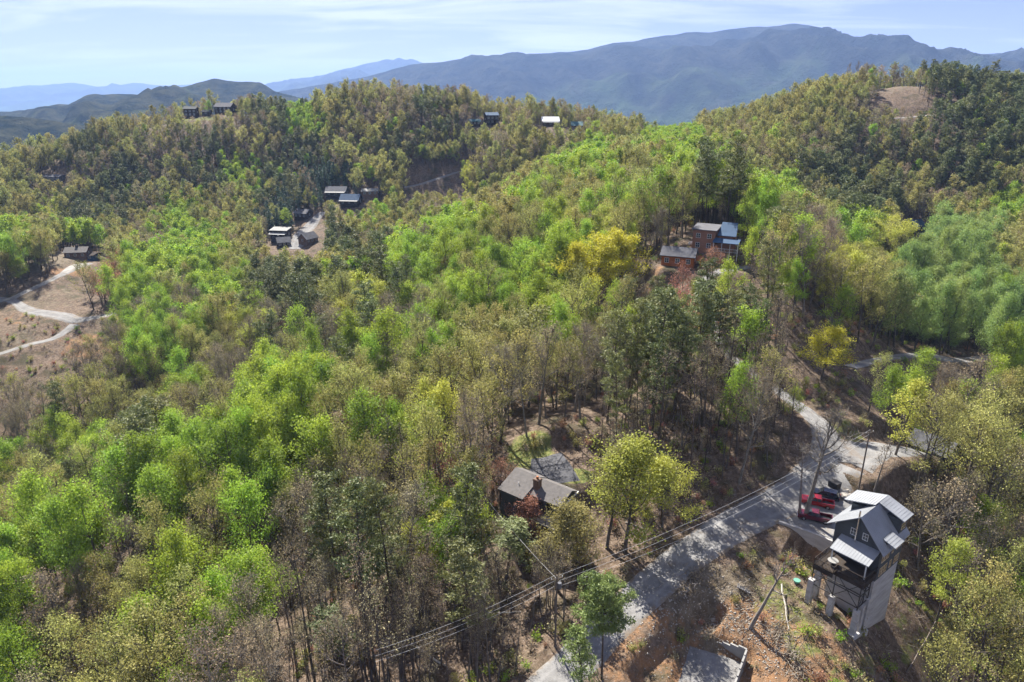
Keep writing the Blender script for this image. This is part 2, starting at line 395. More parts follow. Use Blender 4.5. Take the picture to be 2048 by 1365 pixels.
def road_mat(name, c1, c2, edge):
    m = bpy.data.materials.new(name); m.use_nodes = True; t = m.node_tree; L = t.links
    bs = t.nodes['Principled BSDF']; bs.inputs['Roughness'].default_value = .95; bs.inputs['Specular IOR Level'].default_value = .1
    co = N(t, 'ShaderNodeTexCoord')
    def noise(s, d=6, ro=.6):
        q = N(t, 'ShaderNodeTexNoise'); q.inputs['Scale'].default_value = s; q.inputs['Detail'].default_value = d; q.inputs['Roughness'].default_value = ro
        L.new(co.outputs['Object'], q.inputs['Vector']); return q.outputs[0]
    def mr(s, a, b, c=0., d=1.):
        q = N(t, 'ShaderNodeMapRange'); q.inputs['From Min'].default_value = a; q.inputs['From Max'].default_value = b; q.inputs['To Min'].default_value = c; q.inputs['To Max'].default_value = d; L.new(s, q.inputs[0]); return q.outputs[0]
    def mx(f, a, b):
        q = N(t, 'ShaderNodeMix', data_type='RGBA'); L.new(f, q.inputs[0])
        for i, c in ((6, a), (7, b)):
            if isinstance(c, tuple): q.inputs[i].default_value = (*c, 1)
            else: L.new(c, q.inputs[i])
        return q.outputs[2]
    def mt(op, a, b):
        q = N(t, 'ShaderNodeMath', operation=op)
        for i, v in enumerate((a, b)):
            if isinstance(v, float): q.inputs[i].default_value = v
            else: L.new(v, q.inputs[i])
        return q.outputs[0]
    ac = N(t, 'ShaderNodeAttribute', attribute_name='across').outputs['Fac']
    c = mx(mr(noise(.35, 8, .7), .38, .62), c1, c2)
    c = mx(mr(noise(5, 4, .8), .5, .75, 0, .6), c, tuple(x * 1.35 for x in c1))
    tr = mt('ABSOLUTE', mt('SUBTRACT', mt('ABSOLUTE', ac, 0.), .45), 0.)          # distance to a wheel track
    c = mx(mr(mt('ADD', tr, mt('MULTIPLY', noise(.9, 4), .3)), .12, .3, .55, 0), c, tuple(x * 1.25 for x in c1))
    ed = mt('ADD', mt('ABSOLUTE', ac, 0.), mt('MULTIPLY', mt('SUBTRACT', noise(.7, 7, .75), .5), 1.5))
    c = mx(mr(ed, .78, .98), c, edge); c = mx(mr(noise(.16, 5, .7), .56, .66, 0, .55), c, edge)
    L.new(c, bs.inputs['Base Color'])
    b = N(t, 'ShaderNodeBump'); b.inputs['Distance'].default_value = .06; L.new(noise(5, 7, .75), b.inputs['Height']); L.new(b.outputs[0], bs.inputs['Normal'])
    return m
M_GRAVEL = road_mat('gravel', (0.205, 0.200, 0.195), (0.125, 0.122, 0.119), (0.17, 0.135, 0.10))
M_ASPH = mat('asphalt', (0.070, 0.070, 0.078), .9, scale=1.2, col2=(0.05, 0.05, 0.055), bump=.02, bscale=8)
M_PALE = mat('concrete_paving', (0.30, 0.28, 0.26), .9, scale=.3, col2=(0.17, 0.16, 0.15))
M_CONC = mat('concrete_block', (0.40, 0.385, 0.37), .9, scale=.5, col2=(0.26, 0.25, 0.24), bump=.04, bscale=3, stretch=(.6, .6, 3))

# ------------------------------------------------------------------ ground sheet
ZONES = [ # kind, (u, v, y), radius_x, radius_y, strength
 ('dirt', (1560,1330,75), 9, 7, 1.0), ('dirt', (1500,1250,81), 6, 5, .8), ('dirt', (1430,1290,78), 9, 7, .45), ('dirt', (1300,1290,77), 6, 9, .6),
 ('dirt', (1640,1130,95), 5, 4, .9), ('dirt', (1590,1130,95), 4, 3, .5), ('dirt', (1240,1340,73), 4, 4, .5),
 ('bare', (1420,1220,84), 9, 9, .8), ('bare', (1500,1120,93), 6, 5, .45),
 ('grass', (1560,1200,86), 5, 6, .55), ('grass', (1590,1260,81), 4, 6, .5), ('grass', (1060,890,121), 5, 6, .9), ('grass', (1150,965,112), 4, 2.5, .9),
 ('grass', (1350,920,116), 6, 6, .3), ('grass', (1690,860,126), 6, 5, .55), ('grass', (1700,1300,78), 8, 8, .35), ('grass', (1800,1260,84), 9, 9, .4),
 ('bare', (1800,175,482), 26, 12, .5), ('bare', (1290,545,190), 8, 8, .6), ('bare', (1350,590,178), 6, 6, .5),
 ('dirt', (1300,575,182), 5, 4, .5), ('bare', (60,520,335), 22, 18, .85), ('dirt', (140,545,317), 10, 6, .9), ('bare', (100,600,290), 20, 16, .5),
 ('dirt', (200,690,240), 14, 10, .75), ('bare', (250,650,255), 25, 10, .5), ('dirt', (20,640,262), 16, 9, .4), ('bare', (0,680,250), 18, 12, .5),
 ('grass', (280,228,562), 18, 6, .7), ('grass', (400,236,558), 18, 6, .8), ('dirt', (620,235,535), 70, 14, .35), ('bare', (820,212,545), 40, 10, .6),
 ('bare', (1600,360,350), 14, 8, .5), ('bare', (1660,430,310), 10, 8, .4), ('bare', (920,235,535), 20, 10, .8), ('bare', (1070,262,498), 14, 8, .7),
 ('bare', (1940,730,184), 14, 5, .8), ('bare', (600,470,395), 12, 12, .6), ('dirt', (700,420,425), 14, 6, .4), ('grass', (660,480,390), 8, 4, .5)]
th1 = np.concatenate([np.linspace(-180, -62, 40)[:-1], np.linspace(-62, -40, 90)[:-1], np.linspace(-40, 40, 620)[:-1], np.linspace(40, 62, 90)[:-1], np.linspace(62, 180, 40)[:-1]])
rr = np.concatenate([[2, 12, 24, 34, 42, 50, 56], np.geomspace(60, 130, 175)[:-1], np.geomspace(130, 720, 260)[:-1], np.geomspace(720, 24000, 150)])
TT, RR = np.meshgrid(np.radians(th1), rr)
GX = RR * np.sin(TT); GY = RR * np.cos(TT)
GZ = height(GX, GY)
nr, ntn = GX.shape
ii = np.arange(nr * ntn).reshape(nr, ntn)
a_ = ii[:-1]; b_ = ii[1:]
Fq = np.stack([a_, np.roll(a_, -1, 1), np.roll(b_, -1, 1), b_], -1).reshape(-1, 4)[:, ::-1]
att = {k: np.zeros(nr * ntn) for k in ('dirt', 'bare', 'grass')}
fx, fy = GX.ravel(), GY.ravel()
for k, p, rx, ry, s in ZONES:
    P = hit(p[0], p[1], p[2] * .8, p[2] * 1.4); d = np.hypot((fx - P[0]) / rx, (fy - P[1]) / ry); att[k] = np.maximum(att[k], s * smooth(1.5, .5, d))
att['wood'] = smooth(560, 800, RR.ravel())
obj('ground', mesh_np('ground', np.stack([fx, fy, GZ.ravel()], -1), Fq, [M_GROUND], att, True)).__setitem__('kind', 'structure')

def ribbon(name, key, mt, lift=.07, rough=.35, taper=True):
    L, h = ROADS[key]; n = len(L); t = np.gradient(L[:, :2], axis=0); t /= np.linalg.norm(t, axis=1)[:, None]
    nn = np.stack([t[:, 1], -t[:, 0]], -1); ws = np.linspace(-1, 1, 13)
    sl_ = fbm(L[:, 0], L[:, 1], 4) * rough; sr = fbm(L[:, 0] + 99, L[:, 1], 4) * rough
    X = np.zeros((n, 13)); Y = np.zeros((n, 13)); AC = np.tile(ws, (n, 1))
    for j, q in enumerate(ws):
        ww = q * (h + (sl_ if q < 0 else sr))
        X[:, j] = L[:, 0] + nn[:, 0] * ww; Y[:, j] = L[:, 1] + nn[:, 1] * ww
    Z = height(X, Y) + lift; Z[:, 0] -= lift + .15; Z[:, -1] -= lift + .15
    i = np.arange(n * 13).reshape(n, 13)
    Fq = np.stack([i[:-1, :-1], i[:-1, 1:], i[1:, 1:], i[1:, :-1]], -1).reshape(-1, 4)
    o = obj(name, mesh_np(name, np.stack([X, Y, Z], -1).reshape(-1, 3), Fq, [mt], {'across': AC.ravel()}, True)); o['kind'] = 'structure'; return o
def padmesh(name, P, mt, lift):
    px, py, pz, rx, ry, an, fe = P; rx -= .15; ry -= .15
    u_, v_ = np.meshgrid(np.linspace(-rx, rx, 24), np.linspace(-ry, ry, 18))
    e = fbm(u_ * 1.0 + 5, v_, 3) * .5
    u_ = u_ + e * (np.abs(u_) > rx * .99) ; v_ = v_ + e * (np.abs(v_) > ry * .99)
    X = px + u_ * math.cos(an) - v_ * math.sin(an); Y = py + u_ * math.sin(an) + v_ * math.cos(an)
    Z = height(X, Y) + lift; i = np.arange(X.size).reshape(X.shape)
    o = obj(name, mesh_np(name, np.stack([X, Y, Z], -1).reshape(-1, 3), np.stack([i[:-1, :-1], i[:-1, 1:], i[1:, 1:], i[1:, :-1]], -1).reshape(-1, 4), [mt], None, True))
    o['kind'] = 'structure'; return o
ribbon('road', 'gravel_road', M_GRAVEL, .13)
ribbon('road', 'woodland_lane', M_GRAVEL, .10); ribbon('road', 'side_road', M_GRAVEL, .06)
ribbon('driveway', 'asphalt_driveway', M_ASPH, .07, .2)
ribbon('road', 'valley_road', M_GRAVEL, .16); ribbon('driveway', 'cabin_yard', M_PALE, .25); ribbon('road', 'valley_junction', M_GRAVEL, .12); ribbon('road', 'lower_road', M_GRAVEL, .14)
ribbon('road', 'cabin_lane', M_GRAVEL, .2); ribbon('road', 'hillside_road', M_GRAVEL, .25); ribbon('road', 'right_road', M_GRAVEL, .15)
ribbon('track', 'summit_track', M_PALE, .25)
padmesh('parking_bay', PADS[0], M_GRAVEL, .05); padmesh('parking_bay', PADS[1], M_GRAVEL, .06); padmesh('gravel_pad', PADS[2], M_GRAVEL, .05)

# ------------------------------------------------------------------ hills and mountains far behind
def hill_mat(name, c1, c2, c3, s, bd):
    m = bpy.data.materials.new(name); m.use_nodes = True; t = m.node_tree; L = t.links
    bs = t.nodes['Principled BSDF']; bs.inputs['Roughness'].default_value = 1; bs.inputs['Specular IOR Level'].default_value = 0
    co = N(t, 'ShaderNodeTexCoord')
    def noise(sc, d, ro=.6):
        q = N(t, 'ShaderNodeTexNoise'); q.inputs['Scale'].default_value = sc; q.inputs['Detail'].default_value = d; q.inputs['Roughness'].default_value = ro
        L.new(co.outputs['Object'], q.inputs['Vector']); return q.outputs[0]
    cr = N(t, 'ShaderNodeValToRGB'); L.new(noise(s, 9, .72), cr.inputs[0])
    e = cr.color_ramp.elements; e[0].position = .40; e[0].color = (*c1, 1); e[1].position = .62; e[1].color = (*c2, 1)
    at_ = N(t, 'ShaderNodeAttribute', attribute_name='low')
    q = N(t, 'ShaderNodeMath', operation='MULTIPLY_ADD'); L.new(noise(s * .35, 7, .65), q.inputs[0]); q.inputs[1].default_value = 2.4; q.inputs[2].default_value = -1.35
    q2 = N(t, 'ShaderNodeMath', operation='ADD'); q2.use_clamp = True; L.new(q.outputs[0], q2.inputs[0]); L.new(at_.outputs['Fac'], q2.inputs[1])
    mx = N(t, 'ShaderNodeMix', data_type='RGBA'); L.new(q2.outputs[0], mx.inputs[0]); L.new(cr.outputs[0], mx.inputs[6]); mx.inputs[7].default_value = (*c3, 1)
    L.new(mx.outputs[2], bs.inputs['Base Color'])
    b = N(t, 'ShaderNodeBump'); b.inputs['Distance'].default_value = bd; L.new(noise(s * 4, 6, .7), b.inputs['Height']); L.new(b.outputs[0], bs.inputs['Normal'])
    return m
def ridge(name, crest, D, wf, wb, base, mt, nu=500, ns=90, spur=.5, rough=1.0, curve=0.0):
    us = np.linspace(crest[0][0], crest[-1][0], nu)
    vs = np.interp(us, [c[0] for c in crest], [c[1] for c in crest])
    k = np.exp(-np.linspace(-2, 2, 9) ** 2); vs = np.convolve(np.pad(vs, 4, 'edge'), k / k.sum(), 'valid')
    P = np.array([at(u, v, D) for u, v in zip(us, vs)])
    s = np.concatenate([-np.linspace(1, 0, ns)[:-1] ** 1.0, np.linspace(0, 1, 24)])
    U, S = np.meshgrid(P[:, 0], s)
    X = U; Yo = np.where(S < 0, S * wf, S * wb)
    q = fbm(X * 1.0 + Yo * .35, Yo * .55, wf * .42, 5)
    a = np.abs(S)
    prof = 1 - a ** 1.15
    zc = P[:, 2][None, :]
    rid = 1 - np.abs(fbm(X + Yo * .3 + 333, Yo * .4, wf * .30, 4)) * 3.2     # spurs run down towards the viewer
    Z = base + (zc - base) * np.clip(prof + (rid - .62) * spur * np.sin(np.pi * np.clip(a, 0, 1)) * .55, 0, 1.02)
    Z = Z + fbm(X, Yo, wf * .05, 3) * wf * .014 * rough * np.clip(a * 6 + .25, 0, 1)
    Z = np.where(a > .999, base - 30, Z)
    Y = D + Yo
    i = np.arange(X.size).reshape(X.shape)
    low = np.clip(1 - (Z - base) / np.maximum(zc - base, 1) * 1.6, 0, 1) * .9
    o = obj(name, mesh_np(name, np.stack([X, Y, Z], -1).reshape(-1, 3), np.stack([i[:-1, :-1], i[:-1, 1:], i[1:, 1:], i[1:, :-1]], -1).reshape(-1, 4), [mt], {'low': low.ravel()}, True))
    o['kind'] = 'structure'; return X, Y, Z
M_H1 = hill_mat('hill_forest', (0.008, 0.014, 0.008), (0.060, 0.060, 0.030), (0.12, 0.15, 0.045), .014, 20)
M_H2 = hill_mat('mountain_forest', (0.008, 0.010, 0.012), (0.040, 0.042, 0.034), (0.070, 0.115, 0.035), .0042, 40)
EB = CAMZ - 175
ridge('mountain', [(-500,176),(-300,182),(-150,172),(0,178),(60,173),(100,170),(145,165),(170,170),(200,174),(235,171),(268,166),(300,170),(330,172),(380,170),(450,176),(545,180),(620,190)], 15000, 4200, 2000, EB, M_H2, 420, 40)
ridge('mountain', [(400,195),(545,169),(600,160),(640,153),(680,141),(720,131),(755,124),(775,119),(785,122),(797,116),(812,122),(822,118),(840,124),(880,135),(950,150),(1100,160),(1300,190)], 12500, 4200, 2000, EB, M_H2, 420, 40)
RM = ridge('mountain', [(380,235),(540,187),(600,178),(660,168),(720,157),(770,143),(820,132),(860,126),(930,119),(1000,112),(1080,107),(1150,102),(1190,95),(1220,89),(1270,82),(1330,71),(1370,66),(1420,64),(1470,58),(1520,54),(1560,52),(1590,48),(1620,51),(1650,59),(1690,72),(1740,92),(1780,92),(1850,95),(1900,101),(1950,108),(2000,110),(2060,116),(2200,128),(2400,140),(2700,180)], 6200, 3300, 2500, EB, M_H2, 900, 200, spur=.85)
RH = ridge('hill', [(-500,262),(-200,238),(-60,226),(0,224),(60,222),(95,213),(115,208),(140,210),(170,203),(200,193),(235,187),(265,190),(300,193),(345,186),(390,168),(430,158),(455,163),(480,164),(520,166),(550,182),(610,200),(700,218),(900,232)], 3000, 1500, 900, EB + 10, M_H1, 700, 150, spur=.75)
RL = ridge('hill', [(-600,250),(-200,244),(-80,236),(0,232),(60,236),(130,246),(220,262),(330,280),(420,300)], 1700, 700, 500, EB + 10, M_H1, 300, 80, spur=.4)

# ------------------------------------------------------------------ trees: shapes
class TM:
    "collects tapered tubes (bark) and leaves of one tree"
    def __init__(s, seed): s.r = np.random.default_rng(seed); s.V = []; s.F = []; s.nv = 0; s.tips = []
    def tube(s, P, rad, k):
        P = np.asarray(P, float); m = len(P); d = np.gradient(P, axis=0); d /= np.linalg.norm(d, axis=1)[:, None] + 1e-9
        q = np.where(np.abs(d[:, 2:3]) < .9, [[0, 0, 1.0]], [[1.0, 0, 0]])
        e = np.cross(d, q); e /= np.linalg.norm(e, axis=1)[:, None]; g = np.cross(d, e)
        t = np.arange(k) * 2 * math.pi / k
        V = P[:, None] + np.asarray(rad)[:, None, None] * (np.cos(t)[None, :, None] * e[:, None] + np.sin(t)[None, :, None] * g[:, None])
        i = np.arange(m * k).reshape(m, k) + s.nv
        s.F.append(np.stack([i[:-1], np.roll(i[:-1], -1, 1), np.roll(i[1:], -1, 1), i[1:]], -1).reshape(-1, 4))
        s.V.append(V.reshape(-1, 3)); s.nv += m * k
    def path(s, p, az, el, L, m, wob=.12, lift=.25):
        P = [np.array(p, float)]; st = L / (m - 1)
        for i in range(m - 1):
            el = min(el + lift / (m - 1) + s.r.normal(0, wob), 1.5); az += s.r.normal(0, wob)
            P.append(P[-1] + st * np.array([math.cos(az) * math.cos(el), math.sin(az) * math.cos(el), math.sin(el)]))
        return np.array(P)
def on(P, t):
    f = t * (len(P) - 1); i = min(int(f), len(P) - 2); return P[i] + (P[i + 1] - P[i]) * (f - i)
def leaves(tips, r, per, spread, size, flat=1.0, squash=.8, upbias=.0, aspect=.7, tones=None):
    n_ = len(tips) * per; c = np.repeat(tips, per, 0) + r.normal(0, 1, (n_, 3)) * [spread, spread, spread * squash]
    a = r.normal(0, 1, (n_, 3)); a[:, 2] *= flat; a /= np.linalg.norm(a, axis=1)[:, None]
    b = r.normal(0, 1, (n_, 3)); b[:, 2] *= flat; b -= (b * a).sum(1)[:, None] * a; b /= np.linalg.norm(b, axis=1)[:, None]
    s_ = size * r.uniform(.6, 1.35, n_)[:, None] * .5
    V = np.stack([c - a * s_, c - b * s_ * aspect, c + a * s_, c + b * s_ * aspect], 1)
    tn = np.repeat(r.uniform(0, .75, len(tips)), per) + r.uniform(0, .25, n_)
    return V.reshape(-1, 3), np.arange(n_ * 4).reshape(-1, 4), np.repeat(tn, 4)
def broad(seed, H_=17, sp=4.4, base=.42, nl=9, ns=5, nt=3, per=9, lsz=.34, lspread=.5, far=False, twig=0, lean=0, trunk_r=.2, up=.35, forks=1):
    T = TM(seed); r = T.r; k1, k2, k3 = (5, 3, 3) if far else (6, 4, 3)
    TR = T.path((0, 0, -.6), r.uniform(0, 6.3), 1.5 - lean, H_ * .9, 7, .05, .05)
    T.tube(TR, trunk_r * np.linspace(1.15, .12, 7), k1)
    az = r.uniform(0, 6.3)
    for i in range(nl):
        h = base + (1 - base) * (i + r.uniform(0, .6)) / nl * .98
        az += 2.4 + r.normal(0, .3); q = (h - base) / (1 - base)
        L = sp * (.75 + .55 * math.sin(math.pi * min(1, q * .9 + .18))) * r.uniform(.8, 1.15) * (1 - .35 * q)
        el = .35 + .75 * q + r.normal(0, .12)
        P = T.path(on(TR, min(h, .97)), az, el, L, 5, .13, up)
        if not far or q < .6: T.tube(P, trunk_r * (.5 - .25 * q) * np.linspace(1, .25, 5), k2)
        for j in range(ns):
            f = .28 + .72 * (j + r.uniform(0, .7)) / ns
            Q = T.path(on(P, min(f, .99)), az + r.choice([-1, 1]) * r.uniform(.4, 1.3), el * .6 + r.uniform(-.1, .6), L * r.uniform(.28, .5), 4, .18, .4)
            if not far: T.tube(Q, trunk_r * .16 * np.linspace(1, .3, 4), k3)
            for m_ in range(nt):
                g = on(Q, min(.99, .35 + .65 * (m_ + r.uniform(0, .8)) / nt)); T.tips.append(g + r.normal(0, .15, 3))
                if twig and not far:
                    for _ in range(twig):
                        W = T.path(g, r.uniform(0, 6.3), r.uniform(-.1, 1.2), r.uniform(.7, 1.5), 3, .2, .2); T.tube(W, [.028, .02, .008], 3); T.tips.append(W[-1])
    tips = np.array(T.tips)
    return T, leaves(tips, r, per, lspread, lsz)
def pine(seed, H_=19, base=.5, nb=26, L0=3.1, per=22, far=False, cone=False, lsz=.42):
    T = TM(seed); r = T.r
    TR = T.path((0, 0, -.6), r.uniform(0, 6.3), 1.53, H_, 6, .025, .02); T.tube(TR, .21 * np.linspace(1.1, .15, 6), 5)
    az = 0; tips = []
    for i in range(nb):
        q = (i + r.uniform(0, .5)) / nb; h = base + (1 - base) * q; az += 2.4 + r.normal(0, .35)
        L = (L0 * (1 - q) ** .8 + .4) if cone else L0 * (.55 + .6 * math.sin(math.pi * min(1, q * .75 + .25))) * r.uniform(.55, 1.15)
        el = (-.1 + .45 * q) if cone else (.05 + .6 * q + r.normal(0, .12))
        P = T.path(on(TR, min(h, .985)), az, el, L, 4, .1, .15)
        if not far: T.tube(P, .07 * np.linspace(1, .3, 4), 3)
        m_ = 6 if cone else 5
        for j in range(m_):
            f = (.25 if cone else .42) + (.75 if cone else .58) * j / (m_ - 1)
            c = on(P, min(f, .99)); side = np.array([-math.sin(az), math.cos(az), 0]) * L * .3 * (1.15 - f) * r.choice([-1, 1, 0])
            tips.append(c + side + r.normal(0, .12, 3))
            if not cone: tips.append(c - side * .8 + r.normal(0, .18, 3) + [0, 0, .12])
    tips.append(TR[-1]); tips = np.array(tips)
    return T, leaves(tips, r, per, .34 if not cone else .27, lsz, flat=.8, squash=.38, aspect=.34)
def shape(kind, seed, far):
    s = seed
    if kind == 'g': T, lv = broad(s, 16.5, 4.1, .34, 11, 5, 3, 32 if not far else 7, .25 if not far else .55, .58, far)
    elif kind == 'l': T, lv = broad(s, 17, 3.8, .22, 12, 5, 3, 34 if not far else 7, .24 if not far else .55, .60, far, up=.5)
    elif kind == 'y': T, lv = broad(s, 15, 3.9, .34, 11, 5, 3, 27 if not far else 7, .24 if not far else .5, .5, far)
    elif kind == 'o': T, lv = broad(s, 17, 4.3, .36, 12, 5, 4, 11 if not far else 5, .22 if not far else .48, .42, far, twig=0)
    elif kind == 'r': T, lv = broad(s, 12, 3.4, .30, 10, 5, 3, 9 if not far else 3, .19 if not far else .6, .4, far, twig=1)
    elif kind == 'b': T, lv = broad(s, 16, 3.8, .38, 9, 5, 3, 5 if not far else 4, .17 if not far else .45, .4, far, twig=2 if not far else 0)
    elif kind == 's': T, lv = broad(s, 18, 1.9, .5, 8, 4, 2, 4 if not far else 1, .15 if not far else .6, .35, far, twig=1 if not far else 0, trunk_r=.15, up=.6)
    elif kind == 'p': T, lv = pine(s, 19, .48, 24, 3.0, 16 if not far else 6, far, False, .42 if not far else .75)
    else: T, lv = pine(s, 17, .12, 40, 3.2, 11 if not far else 5, far, True, .45 if not far else .8)
    return T, lv
SH = {}; PROTO_H = {'g': 16.5, 'l': 17, 'y': 15, 'o': 17, 'r': 12, 'b': 16, 'p': 19, 't': 17, 's': 18}
for ki, kind in enumerate('glyorbpts'):
    SH[kind] = dict(near=[], mid=[], far=[])
    for v in range(5):
        T, (LV, LF, LT) = shape(kind, 100 * ki + v, False)
        V = np.concatenate(T.V); Fb = np.concatenate(T.F)
        SH[kind]['near'].append((mesh_np('trunk', V, Fb, [BARK[kind]]), mesh_np('crown', LV, LF, [LEAF[kind]], {'tone': LT}), V, Fb, LV, LF, LT))
        me = mesh_np('tree', np.concatenate([V, LV]), np.concatenate([Fb, LF + len(V)]), [BARK[kind], LEAF[kind]], {'tone': np.concatenate([np.zeros(len(V)), LT])})
        me.polygons.foreach_set('material_index', np.concatenate([np.zeros(len(Fb), np.int32), np.ones(len(LF), np.int32)])); SH[kind]['mid'].append(me)
    for v in range(4):
        T, (LV, LF, LT) = shape(kind, 100 * ki + 50 + v, True); V = np.concatenate(T.V); Fb = np.concatenate(T.F)
        me = mesh_np('tree', np.concatenate([V, LV]), np.concatenate([Fb, LF + len(V)]), [BARK[kind], LEAF[kind]], {'tone': np.concatenate([np.zeros(len(V)), LT])})
        me.polygons.foreach_set('material_index', np.concatenate([np.zeros(len(Fb), np.int32), np.ones(len(LF), np.int32)])); SH[kind]['far'].append(me)

# ------------------------------------------------------------------ trees: where each kind stands (rows of 64-pixel cells of the photo, from v = 192)
MAP = """
...ob..b pgobbpbb bbbbggob ooo..ppp
oopobbpb bpbbpbob oogoggob obpbpppp
oobppbpg pttoooyo oggooggo oppobppb
oyppbgoo ttogobbb googoopg gbppbbog
gogobggo bppbbggo ogyobppp bbgylllo
o..rgggo bbopggog gggyb.go gbyylllo
gbbggbgg ppoybggg gyggoryp bgoollll
gggbggoy bpbobgoo ogopPPpp pyoollll
obbbgbob ggggbooo oobpppbb pyoogllg
bbooogbg gggogooo bbbpppbb bbbggboo
bgpooogg ggoogyor bbbbbbgb ..bgoooo
gbggpggg ggooorob ..byyobb ..bboooo
bopbgggg ggbbogpr ..byyb.. .....boo
ogggggoo oobobygp rbbyy... .....bbo
ggggooog gbppbbpb bbpb...b .....bbo
gggoopgb gbppbppb b.p..... ....byoo
ggbroggb boppbbb. ........ ....booo
gboooogb bbbbbbb. ........ .....ooo
gboooobb bbbbbbb. ........ .....ooo
""".strip('\n').split('\n')
MAP = [l.replace(' ', '').lower() for l in MAP]
assert all(len(l) == 32 for l in MAP), [len(l) for l in MAP]
# dark gaps in the canopy: (column, row) cells with only thin stems and a few pines
GAPS = {(2, 12), (3, 12), (6, 10), (8, 8), (9, 7), (12, 6), (3, 13), (7, 9), (11, 7), (10, 8), (2, 13)}
# boxes of the picture that nearer trees must leave open: u0, v0, u1, v1, y of what is seen there
CLEAR = []
def clear(u0, v0, u1, v1, y): CLEAR.append((u0, v0, u1, v1, y))
for c in [(1120,470,1290,545,196),(1605,665,1690,740,165),(0,575,80,612,285),(60,545,150,582,305),(1035,875,1180,975,125),(1005,930,1190,1065,106),(1560,970,1830,1290,112),(1330,1020,1560,1120,107),(1190,1120,1420,1365,96),(1060,1250,1300,1365,80),
          (1680,880,1760,980,122),(1385,440,1480,500,215),(1312,488,1400,530,200),
          (130,488,200,520,355),(100,620,200,662,268),(0,680,120,725,240),
          (535,438,590,480,410),(592,412,640,500,420),(652,374,700,395,440),(680,392,728,414,430),(722,378,760,396,440),(590,412,640,430,425),
          (820,335,920,378,478),(366,205,400,235,565),(432,198,472,226,575),(965,218,1002,252,545),(1068,225,1122,255,505),(1140,226,1170,246,510),
          (86,350,125,366,470),(260,222,370,236,565),(1760,168,1835,200,500),(1400,1150,1500,1365,90),(1500,1100,1640,1365,92),(1730,700,1950,725,186),
          (1810,440,1840,462,295),(1195,940,1380,1110,95)]:
    clear(*c)

